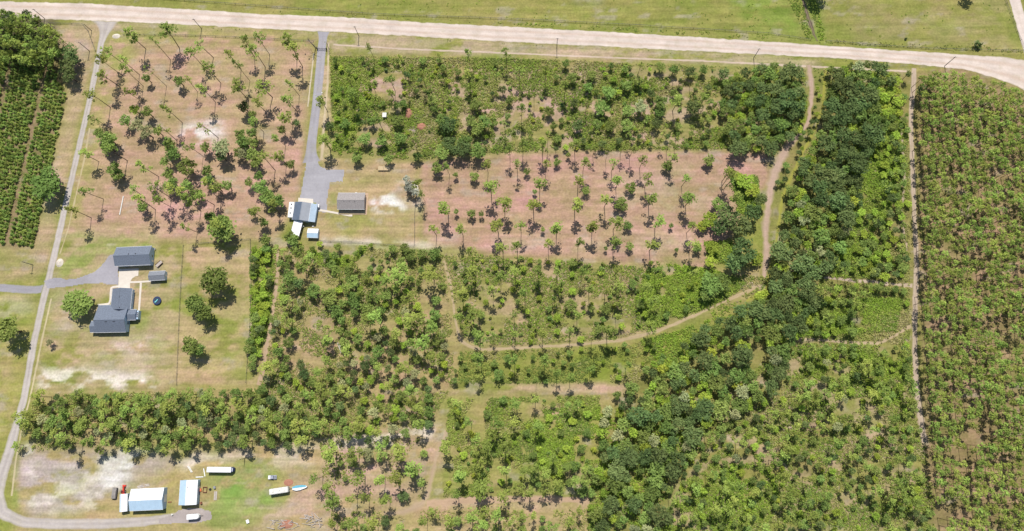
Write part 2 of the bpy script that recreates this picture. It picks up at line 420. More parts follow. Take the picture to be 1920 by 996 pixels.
def paint(X, Y):
    u, v = pix(X, Y)
    u = u+(fbm(X/7, Y/7, 1, 3)-.5)*9; v = v+(fbm(X/7, Y/7, 2, 3)-.5)*9
    col = np.zeros(X.shape+(3,))+OLIVE
    for i, (ras, cc, st, brk) in enumerate(FIELD):
        m = sample(ras, u, v)*st
        if brk:
            n = fbm(X/11, Y/5.5, 20+i, 5)+.12*(fbm(X/2.4, Y/1.5, 60+i, 3)-.5)
            m = m*np.clip((n-.5)*(5+8*brk)+(.5+.5*(1-brk)), 0, 1)
        col = col*(1-m[..., None])+cc*m[..., None]
    sat = np.clip((col.max(-1)-col.min(-1))/np.maximum(col.max(-1), .01)*2.6-.15, .12, 1)
    g = fbm(X/26, Y/16, 3, 4); g2 = fbm(X/6, Y/4, 4, 3); g3 = fbm(X/2.2, Y/1.6, 9, 2)
    t = (sat*np.clip((g-.5)*3.0, -1, 1))[..., None]
    col = col*(1+t*np.array([-.12, -.02, -.18]))
    t = (sat*np.clip((g2-.5)*2.8, -1, 1))[..., None]
    col = col*(1+t*np.array([-.13, -.04, -.20]))
    st = (np.maximum(sat, .35)*np.clip((fbm(X/26, Y/1.7, 13, 3)-.5)*3.2, -1, 1))[..., None]
    col = col*(1+st*np.array([-.13, -.10, -.18]))
    sp = np.clip((fbm(X/9, Y/4.5, 17, 4)-.66)*9, 0, 1)[..., None]*.45
    col = col*(1-sp)+GREYS*sp
    col = col*(1+np.clip((g3-.5)*2, -1, 1)[..., None]*.09)
    return col
def axis(a, b, st):
    core = list(np.arange(a, b, st)); lo = []; hi = []; s = st; x = a
    while x > -6000: s *= 1.35; x -= s; lo.append(x)
    s = st; x = core[-1]
    while x < 6000: s *= 1.35; x += s; hi.append(x)
    return np.array(lo[::-1]+core+hi)
gx = axis(-345, 345, 1.05); gy = axis(-72, 262, 1.05)
GX, GY = np.meshgrid(gx, gy)
nx, ny = len(gx), len(gy)
idx = np.arange(nx*ny).reshape(ny, nx)
Fq = np.stack([idx[:-1, :-1], idx[:-1, 1:], idx[1:, 1:], idx[1:, :-1]], -1).reshape(-1, 4)
Vg = np.stack([GX.ravel(), GY.ravel(), np.zeros(nx*ny)], -1)
gcol = paint(GX.ravel(), GY.ravel())
ground = link("ground", mesh_np("ground", Vg, Fq, [GM], gcol)); tag(ground, kind="structure")

# ---------------------------------------------------------------- roads, lanes, tracks
def resample(pts, step):
    P = []
    for i in range(len(pts)-1):
        a = np.array(pts[i], float); b = np.array(pts[i+1], float)
        n = max(1, int(np.hypot(*(b-a)[:2])/step))
        for k in range(n): P.append(a+(b-a)*k/n)
    P.append(np.array(pts[-1], float)); P = np.array(P)
    for _ in range(6):
        P[1:-1] = P[1:-1]*.5+(P[:-2]+P[2:])*.25
    return P
TRACKS = []
def strip(name, pts, colr, z, edge=.25, rag=.6, ruts=0.0, rutcol=None, step=3, nc=13, cj=.06):
    """band along a centreline (u, v, halfwidth px); its rim fades to the colour of the ground beside it"""
    P = resample(pts, step); TRACKS.append(P); z = z+.0007*len(TRACKS)
    W = np.array([list(G(p[0], p[1]))[:2] for p in P])
    hw = np.array([p[2]*mpp(p[0], p[1]) for p in P])
    T = np.gradient(W, axis=0); T /= np.linalg.norm(T, axis=1)[:, None]
    N = np.stack([-T[:, 1], T[:, 0]], -1)
    s = np.linspace(-1, 1, nc)
    wl = hw+(fbm(W[:, 0]/3, W[:, 1]/3, 31, 3)-.5)*2*rag; wr = hw+(fbm(W[:, 0]/3, W[:, 1]/3, 37, 3)-.5)*2*rag
    ww = np.where(s[None] < 0, wl[:, None], wr[:, None])*s[None]
    X = W[:, 0:1]+N[:, 0:1]*ww; Y = W[:, 1:2]+N[:, 1:2]*ww
    g = paint(X, Y)
    a = np.clip((1-np.abs(s))/edge, 0, 1)[None, :]+(fbm(X/2.5, Y/2.5, 41, 3)-.5)*.5
    a = np.clip(a, 0, 1); a[:, 0] = 0; a[:, -1] = 0
    cc = np.zeros_like(g)+np.asarray(colr)
    cc = cc*(1+(fbm(X/6, Y/6, 51, 4)[..., None]-.5)*4*cj)
    arc = np.concatenate([[0], np.cumsum(np.linalg.norm(np.diff(W, axis=0), axis=1))])[:, None]
    cc = cc*(1+(fbm(arc/16+0*s[None], s[None]*5+0*arc, 45, 3)[..., None]-.5)*.26*np.array([.9, 1, 1.15]))
    if ruts:
        r = ruts*(np.exp(-((np.abs(s)-.42)/.17)**2))[None, :, None]*(.6+.8*fbm(X/5, Y/5, 61, 3)[..., None])
        r = np.clip(r, 0, 1); cc = cc*(1-r)+np.asarray(rutcol)*r
    c = g*(1-a[..., None])+cc*a[..., None]
    n = len(P); ix = np.arange(n*nc).reshape(n, nc)
    Fc = np.stack([ix[:-1, :-1], ix[:-1, 1:], ix[1:, 1:], ix[1:, :-1]], -1).reshape(-1, 4)
    o = link(name, mesh_np(name, np.stack([X.ravel(), Y.ravel(), np.zeros(n*nc)+z], -1), Fc[:, ::-1], [RM], c.reshape(-1, 3)))
    return tag(o, kind="structure")
GRAV = alb(206, 198, 192); ASPH = alb(184, 180, 186)
top = [(-200,-2),(0,2),(150,5),(250,11),(351,16),(480,25),(656,32),(806,42),(960,49),(1161,60),(1440,77),(1565,86),(1791,100),(1907,107),(1990,116),(2100,140)]
bot = [(-200,22),(0,34),(85,37),(173,40),(236,42),(480,54),(600,60),(720,66),(960,80),(1161,90),(1440,104),(1600,112),(1700,121),(1816,132),(1867,150),(1930,178),(2050,240)]
def ip(L, x): return float(np.interp(x, [p[0] for p in L], [p[1] for p in L]))
rd = []
for x in list(range(-190, 1860, 25)): a, b = ip(top, x), ip(bot, x); rd.append((x, (a+b)/2, (b-a)/2+.8))
rd += [(1890, 131, 27), (1925, 141, 32), (1970, 160, 36), (2040, 200, 40)]
strip("sand_road", rd, ROAD, .024, edge=.10, rag=.55, ruts=.8, rutcol=alb(228,204,186), step=3, nc=31, cj=.09)
strip("sand_road_branch", [(1880,-60,11),(1900,-10,11),(1914,40,11),(1930,95,12),(1945,130,12)], ROAD, .020, edge=.15, rag=.4)
strip("gravel_lane", [(200,36,30),(200,44,21),(198,54,14),(194,68,8),(189,83,6),(182,120,6),(170,180,6),(154,250,6),(133,340,6.4),(115,420,6.6),(97,500,7),(83,555,7),(64,640,7),(45,748,7.5),(30,800,9),(20,840,11),(5,885,12),(-4,925,12),(4,962,12),(45,980,10),(110,983,10.5),(200,982,10),(262,979,9.5),(310,973,9),(345,968,10)],
      alb(208,198,192), .016, edge=.3, rag=.3, ruts=.6, rutcol=alb(226,216,204))
strip("side_lane", [(-140,528,8),(-20,538,8),(30,542,8),(70,544,8),(86,540,8)], ASPH, .012, edge=.25, rag=.3)
strip("lane_verge_track", [(168,240,2),(160,290,2),(128,430,1.6),(112,476,2)], alb(218,200,160), .008, edge=.8, rag=.5, nc=7)
strip("lane_side_path", [(96,560,2),(78,640,2.4),(58,740,2.4),(42,800,2.4),(30,860,2.2),(22,930,2.4)], alb(222,206,166), .008, edge=.7, rag=.3, nc=7)
strip("paved_driveway", [(607,57,14),(606,64,9),(605,76,8),(603,93,8.5),(600,130,8.6),(594,190,8.8),(588,240,9),(584,270,9.5),(583,290,11),(584,304,18)], ASPH, .016, edge=.12, rag=.12, ruts=.35, rutcol=alb(200,196,200))
strip("driveway_shoulder_track", [(616,80,2),(614,160,2.5),(607,240,3),(603,300,4)], alb(224,204,170), .008, edge=.6, rag=.4, nc=7)
strip("lot_edge_track", [(588,100,1.6),(583,150,1.6),(577,200,1.5)], alb(228,212,186), .008, edge=.7, rag=.3, nc=7)
strip("verge_track", [(625,84,2),(760,92,2.2),(960,100,2.4),(1140,108,2),(1330,115,2.4),(1500,124,3),(1700,134,2.5)], alb(226,204,184), .008, edge=.7, rag=.5, nc=7)
strip("red_dirt_track", [(1516,122,6),(1521,150,7),(1522,180,6),(1519,210,4),(1512,235,5),(1496,255,7),(1478,272,10),(1458,310,11),(1446,345,10),(1440,390,8),(1436,430,9),(1437,480,8),(1433,520,5)], alb(208,180,160), .008, edge=.7, rag=1.5)
strip("grassy_ditch", [(1548,128,5),(1544,170,4),(1543,205,4),(1530,240,4),(1508,280,4),(1484,330,4.5),(1466,375,5),(1462,410,5),(1456,450,4),(1448,500,5),(1436,545,5),(1400,565,5)], alb(178,176,84), .012, edge=.9, rag=1.0)
strip("forest_track", [(1425,535,4),(1378,556,4),(1332,578,3.5),(1294,595,3.5),(1236,620,4.5),(1200,630,4.5),(1161,638,4.5),(1100,645,4),(1060,648,4.2),(960,653,4.2),(905,656,4.5),(880,650,4.5),(862,638,4),(853,600,3.2),(849,560,3),(842,520,3.4),(832,490,3.4)], alb(204,180,142), .008, edge=.8, rag=.8, ruts=.5, rutcol=alb(220,200,172))
strip("east_track", [(1714,128,6),(1712,170,6),(1708,210,5.5),(1709,260,5.5),(1712,340,5.5),(1715,420,5.5),(1719,500,6),(1717,545,7),(1715,600,6),(1715,660,6),(1718,720,6.5),(1725,780,7.5),(1734,830,7)], alb(206,184,162), .012, edge=.5, rag=.6, ruts=.4, rutcol=alb(222,204,184))
strip("cross_track", [(1545,520,3),(1590,525,4),(1640,529,4.5),(1680,534,4),(1716,537,5)], alb(212,190,168), .008, edge=.5, rag=.6)
strip("curving_track", [(1488,636,3.5),(1540,637,4),(1585,642,3.6),(1640,645,4),(1665,637,3.8),(1690,622,4),(1716,606,5)], alb(206,184,150), .008, edge=.5, rag=.5)
strip("wood_edge_track", [(520,470,3),(521,505,4),(515,560,4),(508,605,4),(500,650,5),(492,700,5),(484,722,6)], alb(206,178,148), .008, edge=.5, rag=.6)
strip("south_track", [(838,808,5),(824,840,5),(812,880,5),(804,920,7),(792,945,8),(760,960,7),(720,965,6)], alb(206,180,150), .008, edge=.9, rag=1.4)
strip("pink_dirt_track", [(800,945,8),(880,938,8),(960,936,8),(1040,936,7),(1105,938,6)], alb(212,180,150), .012, edge=.5, rag=.7)

strip("drainage_ditch", [(1497,-20,3),(1508,8,3),(1514,30,3.5),(1521,50,4),(1528,68,4),(1533,77,3.5)], alb(150,132,112), .008, edge=.7, rag=1.2, ruts=.9, rutcol=alb(90,80,70))
strip("plantation_edge_track", [(1690,240,3),(1696,330,3.5),(1690,400,3),(1700,470,3)], alb(200,180,158), .008, edge=.9, rag=1.5)
def slab(name, pts, mat, z0, z1, kind="structure"):
    P = [G(u, v) for u, v in pts]
    if sum(P[i].x*P[(i+1) % len(P)].y-P[(i+1) % len(P)].x*P[i].y for i in range(len(P))) < 0: P = P[::-1]
    o = MB().prism([(p.x, p.y) for p in P], z0, z1).build(name, mat)
    return tag(o, kind=kind)
def apron(name, pts, colr, z):
    """flat gravel area with its own paint, cut fine so that its rim fades"""
    P = [G(u, v) for u, v in pts]; xs = [p.x for p in P]; ys = [p.y for p in P]
    X, Y = np.meshgrid(np.arange(min(xs), max(xs)+.5, .5), np.arange(min(ys), max(ys)+.5, .5))
    ww = (fbm(X/2, Y/2, 71, 2)-.5)*.7
    m = inpoly(X+ww, Y+ww, [(p.x, p.y) for p in P]); ny_, nx_ = X.shape
    c = m[:-1, :-1] & m[1:, :-1] & m[1:, 1:] & m[:-1, 1:]
    ix = np.arange(X.size).reshape(X.shape)
    Fc = np.stack([ix[:-1, :-1], ix[:-1, 1:], ix[1:, 1:], ix[1:, :-1]], -1)[c]
    used = np.unique(Fc); mp = np.zeros(X.size, int); mp[used] = np.arange(len(used))
    cc = np.asarray(colr)*(1+(fbm(X/5, Y/5, 81, 4)[..., None]-.5)*.3)
    V = np.stack([X.ravel(), Y.ravel(), np.zeros(X.size)+z], -1)[used]
    return tag(link(name, mesh_np(name, V, mp[Fc], [RM], cc.reshape(-1, 3)[used])), kind="structure")
apron("house_driveway", C(100,440,4.978,[(-95,430),(0,398),(60,402),(130,415),(250,395),(380,345),(460,270),(520,190),(565,172),(614,300),(612,475),(530,470),(450,455),(300,462),(150,492),(60,500),(-60,500)]), ASPH, .020)
apron("paved_yard", C(480,250,3.983,[(384,150),(450,180),(480,240),(540,270),(665,270),(650,365),(555,366),(536,480),(528,592),(462,588),(445,520),(320,500),(335,420),(352,330),(372,220)]), alb(188,185,190), .020)
apron("barn_yard", C(0,746,3.983,[(1180,900),(1290,870),(1340,830),(1500,815),(1580,850),(1590,910),(1500,935),(1300,945),(1180,950)]), alb(194,182,176), .021)
slab("concrete_pad", C(100,440,4.978,[(614,322),(797,316),(793,384),(765,390),(735,410),(716,444),(716,520),(606,520)]), MAT['conc'], -.2, .05)
def path(name, pts, z1=.06):
    P = line_poly(pts); return slab(name, P, MAT['conc'], -.2, z1)
path("house_walkway", C(100,440,4.978,[(608,484,1.9),(560,489,1.9),(541,500,1.9),(537,540,1.9),(533,610,1.9),(520,645,2.0),(470,652,1.6),(415,655,1.4)]))
path("garden_walkway", C(100,440,4.978,[(716,445,1.8),(812,441,1.8),(918,434,1.6)]))
path("back_walkway", C(100,440,4.978,[(818,450,1.9),(808,600,1.8),(795,765,1.7)]), .056)
slab("shop_pad", C(520,340,7.66,[(302,238),(516,254),(516,330),(298,320)]), MAT['conc'], -.2, .07)
path("cottage_walkway", C(520,340,7.66,[(590,412,1.9),(720,432,1.8),(880,462,1.8),(1035,490,1.9)]), .065)
slab("cottage_pad", C(520,340,7.66,[(880,172),(1308,168),(1300,330),(1284,482),(900,476)]), simple("tan_slab", alb(222,190,158), .9), -.2, .04)

# ---------------------------------------------------------------- buildings
def rect(px, h):
    """photo corners (NW, NE, SE, SW) at height h -> centre, angle, length, width"""
    A, B, Cc, D = [G(u, v, h) for u, v in px]
    c = (A+B+Cc+D)/4; ex = ((B-A)+(Cc-D))/2; ey = ((A-D)+(B-Cc))/2
    return c, math.atan2(ex.y, ex.x), ex.length, ey.length
def gable(root, L, W, he, hr, axis_='x', roof=None, wall=None, c=(0, 0), ridge=0.0, over=.35, th=.14, z0=0, names=('wall', 'roof_slope'), gutter=True):
    """gabled body inside root: wall mesh, two roof slopes (each a part), ridge cap; ridge shifted by `ridge`"""
    roofA, roofB = roof if isinstance(roof, tuple) else (roof, roof)
    def P(a, b, z): return (c[0]+a, c[1]+b, z) if axis_ == 'x' else (c[0]+b, c[1]+a, z)
    l2, w2 = L/2, W/2
    if axis_ != 'x': l2, w2 = W/2, L/2
    li, wi = l2-over, w2-over
    sl = lambda b: he+(hr-he)*(1-abs(b-ridge)/(w2-ridge if b > ridge else w2+ridge))
    prof = [(-wi, z0), (wi, z0), (wi, sl(wi)-th), (ridge, hr-th), (-wi, sl(-wi)-th)]
    MB().loft([[P(-li, b, z) for b, z in prof], [P(li, b, z) for b, z in prof]]).build(names[0], wall, root)
    for sgn, rm in ((1, roofA), (-1, roofB)):
        e = w2*sgn
        m = MB().loft([[P(x, e, he-th), P(x, ridge, hr-th), P(x, ridge, hr), P(x, e, he)] for x in (-l2, l2)])
        o = m.build(names[1], rm, root)
        if gutter:
            MB().loft([[P(x, e+sgn*.02, he-.16), P(x, e+sgn*.14, he-.16), P(x, e+sgn*.14, he-.02), P(x, e+sgn*.02, he-.02)] for x in (-l2, l2)]).build("gutter", MAT['trim'], o)
    MB().loft([[P(x, ridge-.14, hr-.03), P(x, ridge+.14, hr-.03), P(x, ridge+.1, hr+.05), P(x, ridge-.1, hr+.05)] for x in (-l2-.03, l2+.03)]).build("ridge_cap", roofA, root)
def opening(root, name, side, L, W, pos, z, w, h, mat, c=(0, 0), glass=None):
    """door or window standing 3 cm proud of a wall; side in n,s,e,w"""
    t = .06
    if side in 'ns':
        y = c[1]+(W/2 if side == 'n' else -W/2); y0, y1 = (y, y+t) if side == 'n' else (y-t, y)
        b = (c[0]+pos-w/2, c[0]+pos+w/2, y0, y1)
        g = (b[0]+.1, b[1]-.1, y0-.02 if side == 's' else y1-.01, y0+.01 if side == 's' else y1+.02)
    else:
        x = c[0]+(L/2 if side == 'e' else -L/2); x0, x1 = (x, x+t) if side == 'e' else (x-t, x)
        b = (x0, x1, c[1]+pos-w/2, c[1]+pos+w/2)
        g = (x1-.01 if side == 'e' else x0-.02, x1+.02 if side == 'e' else x0+.01, b[2]+.1, b[3]-.1)
    o = MB().box(*b, z, z+h).build(name, mat, root)
    if glass: MB().box(*g, z+.1, z+h-.1).build("pane", glass, o)
    return o
def bld(name, label, px, h, cat="building"):
    c, a, L, W = rect(px, h)
    return thing(name, label, cat, (c.x, c.y, 0), a), L, W
def vents(root, pts, z, s=.35, mat=None, n="roof_vent"):
    for x, y, zz in pts: MB().box(x-s/2, x+s/2, y-s/2, y+s/2, z+zz-.1, z+zz+.3).build(n, mat or MAT['dark'], root)

# detached garage
t, L, W = bld("garage", "long detached garage with blue-grey shingled gable roof above the concrete pad", C(100,440,4.978,[(580,122),(905,106),(922,280),(578,292)]), 3.4, "garage")
gable(t, L, W, 3.3, 5.5, 'x', MAT['shingle'], MAT['sidingb'])
for x in (-4.2, 0, 4.2): opening(t, "garage_door", 's', L-.7, W-.7, x+2, 0.05, 3.0, 2.4, MAT['trim'])
opening(t, "window", 'e', L-.7, W-.7, 0, 1.2, 1.4, 1.0, MAT['trim'], glass=MAT['glass'])
opening(t, "door", 'e', L-.7, W-.7, -2.6, .05, .95, 2.05, MAT['white'])
vents(t, [(-1.5, .7, 0), (2.2, .7, 0)], 5.1, .5)
MB().box(L/2+.02, L/2+.5, W/2-1.4, W/2-.7, 0, 1.0).build("air_unit", MAT['silver'], t)
# farmhouse
px = C(100,440,4.978,[(400,662),(690,655),(692,908),(412,912)])
t, L, W = bld("farmhouse", "large blue-grey shingled house with L-shaped roof beside the round oak", px, 3.1, "house")
gable(t, L, W, 3.0, 5.9, 'x', MAT['shingle'], MAT['sidingb'], ridge=-1.0)
inv = Matrix.Rotation(-t.rotation_euler.z, 3, 'Z')
def loc(u, v, h, t=t, inv=inv): return inv @ (G(100+u/4.978, 440+v/4.978, h)-Vector((t.location.x, t.location.y, 0)))
a = loc(553, 505, 3); b = loc(716, 700, 3)
gable(t, b.x-a.x, (a.y-b.y), 2.94, 5.3, 'y', MAT['shingle'], MAT['sidingb'], c=((a.x+b.x)/2, (a.y+b.y)/2), ridge=.1)
a2 = loc(352, 806, 3); b2 = loc(440, 912, 3)
gable(t, b2.x-a2.x, a2.y-b2.y-.2, 2.8, 4.1, 'x', MAT['shingle'], MAT['sidingb'], c=((a2.x+b2.x)/2, (a2.y+b2.y)/2))
a3 = loc(672, 700, 3); b3 = loc(768, 796, 3)
gable(t, b3.x-a3.x, a3.y-b3.y, 2.85, 3.9, 'x', MAT['shingle'], MAT['sidingb'], c=((a3.x+b3.x)/2, (a3.y+b3.y)/2))
for k in range(3):
    y = (a3.y+b3.y)/2+(k-1)*.95
    o = MB().box(b3.x+.02, b3.x+.85, y-.42, y+.42, 2.55, 2.62).build("skylight", MAT['trim'], t)
    MB().box(b3.x+.1, b3.x+.77, y-.34, y+.34, 2.6, 2.65).build("pane", MAT['glass'], o)
MB().box(b3.x-.3, b3.x+.8, b3.y+.5, a3.y-.5, 0, 2.5).build("sunroom", MAT['sidingb'], t)
for x in (-4, -1.2, 2.2): opening(t, "window", 's', L-.7, W-.7, x, 1.0, 1.5, 1.2, MAT['trim'], glass=MAT['glass'])
opening(t, "window", 'e', L-.7, W-.7, -2.5, 1.0, 1.3, 1.2, MAT['trim'], glass=MAT['glass'])
for x, y in ((-1.6, -1.9), (2.6, -1.9)): MB().box(x-.65, x+.65, y-.12, y+.12, 5.1, 5.55).build("ridge_vent", MAT['dark'], t)
p = loc(520, 685, 0); MB().box(p.x-.9, p.x+.9, p.y-.6, p.y+.5, 0, .35).build("brick_step", MAT['brick'], t)
for v in (542, 612):
    p = loc(728, v, 0); MB().box(p.x-.4, p.x+.5, p.y-.5, p.y+.5, 0, .95).build("air_unit", MAT['silver'], t)
for v in (580, 680):
    p = loc(618, v, 5.1); MB().tube((p.x, p.y, 4.8), (p.x, p.y, 5.5), .12).build("vent_pipe", MAT['dark'], t)
# garden shed
t, L, W = bld("garden_shed", "small grey-roofed shed at the end of the thin walkway", C(100,440,4.978,[(890,345),(1045,338),(1042,420),(892,430)]), 2.4, "shed")
gable(t, L, W, 2.2, 3.3, 'x', MAT['shingle_gr'], MAT['sidingb'], over=.2)
opening(t, "door", 'e', L-.4, W-.4, 0, .05, 1.1, 1.9, MAT['trim']); opening(t, "window", 's', L-.4, W-.4, -1.4, .9, .8, .7, MAT['trim'], glass=MAT['glass'])
# cottage
t, L, W = bld("cottage", "small cottage with taupe shingled roof and front porch on a tan slab", C(520,340,7.66,[(870,168),(1262,168),(1252,402),(862,400)]), 2.9, "house")
gable(t, L, W, 2.8, 4.6, 'x', MAT['shingle_br'], MAT['siding'])
for x in (-3.5, -.6, 2.2): MB().tube((x, -.6, 3.9), (x, -.6, 4.7), .14).build("vent_pipe", MAT['dark'], t)
MB().box(-L/2+.4, L/2-.4, -W/2-2.1, -W/2+.35, .05, .3).build("porch_floor", MAT['tan'], t)
for x in np.linspace(-L/2+.6, L/2-.6, 5): MB().box(x-.08, x+.08, -W/2+.05, -W/2+.2, .3, 2.7).build("porch_post", MAT['trim'], t)
MB().box(-1.5, .3, -W/2-3.2, -W/2-2.1, .02, .18).build("step", MAT['conc'], t)
MB().box(1.3, 2.2, W/2+.1, W/2+1.0, .05, 1.0).build("air_unit", MAT['offwhite'], t)
opening(t, "door", 's', L-.7, W-.7, -.6, .3, 1.0, 2.1, MAT['white']); 
for x in (-3.6, 2.6): opening(t, "window", 's', L-.7, W-.7, x, 1.1, 1.3, 1.1, MAT['trim'], glass=MAT['glass'])
# workshop with lean-to
S7 = (520, 340, 7.66)
t, L, W = bld("workshop", "metal workshop with dark slate and grey roof slopes beside the white camper", C(*S7, [(245,292),(476,312),(450,572),(222,552)]), 3.6, "workshop")
gable(t, L, W, 3.5, 4.7, 'y', (MAT['metalm'], MAT['metald']), MAT['sidingb'], ridge=-.1, over=.15)
MB().loft([[(x, y, z) for x, z in ((L/2-.05, 3.46), (L/2+3.3, 2.75), (L/2+3.3, 2.63), (L/2-.05, 3.34))] for y in (-W/2-.1, W/2-.1)]).build("lean_to_roof", MAT['metall'], t)
MB().box(L/2+.0, L/2+3.0, -W/2+.6, W/2-.6, 0, 2.55).build("lean_to", MAT['sidingb'], t)
for k in range(14):
    y = -W/2+.5+k*(W-1)/13
    for nm, xa, za, xb, zb in (("roof_seam", L/2+.1, 3.5, L/2+3.2, 2.82),):
        MB().tube((xa, y, za-.03), (xb, y, zb-.03), .05, n=4).build(nm, MAT['metalb'], t)
MB().box(L/2+3.15, L/2+3.9, W/2-1.5, W/2+.1, 0, 1.9).build("utility_cabinet", MAT['white'], t)
opening(t, "roller_door", 'n', L-.3, W-.3, .3, .05, 3.0, 2.7, MAT['trim']); opening(t, "roller_door", 's', L-.3, W-.3, 1.0, .05, 2.6, 2.6, MAT['trim'])
opening(t, "window", 'w', L-.3, W-.3, 0, 1.2, 1.2, .9, MAT['trim'], glass=MAT['glass'])
# carport south of the workshop
t, L, W = bld("carport", "long white flat-roofed carport running south from the dark metal workshop", C(*S7, [(222,566),(350,572),(326,800),(206,760)]), 2.7, "carport")
MB().box(-L/2, L/2, -W/2, W/2, 2.6, 2.75).build("roof", MAT['metalw'], t)
for x in (-L/2+.15, L/2-.15):
    for y in np.linspace(-W/2+.2, W/2-.2, 4): MB().box(x-.06, x+.06, y-.06, y+.06, 0, 2.6).build("post", MAT['trim'], t)
# small blue shed
t, L, W = bld("storage_shed", "small pale blue metal shed just right of the long white carport", C(*S7, [(432,682),(588,684),(584,812),(430,805)]), 2.3, "shed")
gable(t, L, W, 2.2, 2.9, 'x', (MAT['metalw'], MAT['metalb']), MAT['sidingb'], over=.12)
for k in range(9):
    x = -L/2+.3+k*(L-.6)/8
    MB().tube((x, -W/2, 2.24), (x, 0, 2.93), .04, n=4).build("roof_seam", MAT['metalb'], t)
opening(t, "door", 's', L-.24, W-.24, .4, .05, 1.4, 1.9, MAT['trim'])
# big white barn
S73 = (200, 860, 7.324)
t, L, W = bld("barn", "big white metal barn with pale blue south roof slope, biggest at bottom left", C(*S73, [(326,424),(787,400),(772,700),(318,718)]), 3.5, "barn")
gable(t, L, W, 3.4, 4.9, 'x', (MAT['metalw'], MAT['metalb']), MAT['sidingb'], ridge=-.2, over=.12)
opening(t, "roller_door", 'e', L-.24, W-.24, 0, .05, 3.4, 3.0, MAT['trim'])
for x in (-3.8, 3.2): opening(t, "roller_door", 's', L-.24, W-.24, x, .05, 3.2, 2.9, MAT['trim'])
for k in range(22):
    x = -L/2+.3+k*(L-.6)/21
    MB().tube((x, -W/2+.05, 3.42), (x, -.2, 4.92), .045, n=4).build("roof_seam", MAT['metalb'], t)
t, L, W = bld("barn_annex", "narrow white-roofed annex against the left end of the big barn", C(*S73, [(180,488),(288,484),(272,722),(178,738)]), 2.6, "shed")
gable(t, L, W, 2.5, 3.0, 'y', (MAT['metalw'], MAT['metalb']), MAT['sidingb'], ridge=-1.0, over=.1)
opening(t, "door", 's', L-.2, W-.2, .2, .05, 1.6, 2.1, MAT['trim'])
t, L, W = bld("pole_barn", "white and pale blue roofed barn below the long white bus", C(*S73, [(1004,300),(1250,292),(1228,634),(996,640)]), 3.4, "barn")
gable(t, L, W, 3.3, 4.5, 'y', (MAT['metalw'], MAT['metalb']), MAT['sidingb'], ridge=-.6, over=.12)
opening(t, "roller_door", 's', L-.24, W-.24, 0, .05, 3.4, 2.9, MAT['trim']); opening(t, "door", 'e', L-.24, W-.24, 2, .05, 1.0, 2.1, MAT['trim'])
MB().box(-.25, .25, 2.5, 3.0, 4.3, 4.7).build("roof_vent", MAT['offwhite'], t)

# ---------------------------------------------------------------- vehicles and yard things
def at(px, h=0): 
    c, a, L, W = rect(px, h); return (c.x, c.y, 0), a, L, W
def wheel(parent, x, y, r=.38, w=.24):
    o = MB().tube((x, y-w/2, r), (x, y+w/2, r), r, n=12).build("wheel", MAT['dark'], parent)
    MB().tube((x, y-w/2-.01, r), (x, y+w/2+.01, r), r*.5, n=8).build("rim", MAT['silver'], o)
def boxy(root, L, W, z0, z1, mat, name="body", nose=0.0, bev=.12, side=1):
    l, w = L/2, W/2
    pts = [(-l, -w), (l-nose, -w), (l, -w*.45), (l, w*.45), (l-nose, w), (-l, w)] if nose else [(-l, -w), (l, -w), (l, w), (-l, w)]
    pts = [(x*side, y) for x, y in pts]
    if side < 0: pts = pts[::-1]
    return MB().prism(pts, z0, z1).build(name, mat, root, bevel=bev)
# bus
l, a, L, W = at(C(*S73, [(1370,114),(1745,120),(1735,192),(1374,190)]), 3.0)
t = thing("bus", "long white bus parked above the pole barn, dark windscreen end at right", "bus", l, a)
boxy(t, L-1.2, W, .5, 3.0, MAT['white']).location.x = -.6
nose = MB().loft([[(L/2-1.25, -W/2+.05, .5), (L/2-1.25, W/2-.05, .5), (L/2-1.25, W/2-.05, 2.8), (L/2-1.25, -W/2+.05, 2.8)],
    [(L/2-.1, -W/2+.45, .5), (L/2-.1, W/2-.45, .5), (L/2-.3, W/2-.5, 2.0), (L/2-.3, -W/2+.5, 2.0)]]).build("cab", MAT['navy'], t, bevel=.06)
MB().box(L/2-1.1, L/2-.5, -.8, .8, 2.45, 2.6).build("marker_panel", MAT['silverp'], t)
for x in (-L/2+2.4, L/2-2.6):
    for y in (-W/2+.2, W/2-.2): wheel(t, x, y, .48)
for x, y in ((-L/2+1.8, .3), (L/2-3.5, .2), (0.4, -.2)): MB().box(x-.3, x+.3, y-.25, y+.25, 3.0, 3.12).build("roof_hatch", MAT['offwhite'], t)
for k in range(9):
    x = -L/2+1.0+k*1.25
    for sg in (-1, 1): MB().box(x, x+.95, sg*W/2-.02, sg*W/2+.02, 1.7, 2.4).build("window", MAT['glass'], t)
# cargo trailer
l, a, L, W = at(C(*S73, [(1095,770),(1262,757),(1266,828),(1097,843)]), 2.4)
t = thing("cargo_trailer", "short white enclosed trailer with pointed nose on the gravel barn yard", "trailer", l, a)
boxy(t, L, W, .45, 2.5, MAT['white'], nose=.9)
MB().box(L/2-.1, L/2+1.2, -.06, .06, .45, .55).build("drawbar", MAT['dark'], t)
for y in (-W/2+.05, W/2-.05):
    for x in (-.5, .5): wheel(t, x, y, .36)
MB().box(-.3, .3, -.25, .25, 2.5, 2.62).build("roof_hatch", MAT['offwhite'], t)
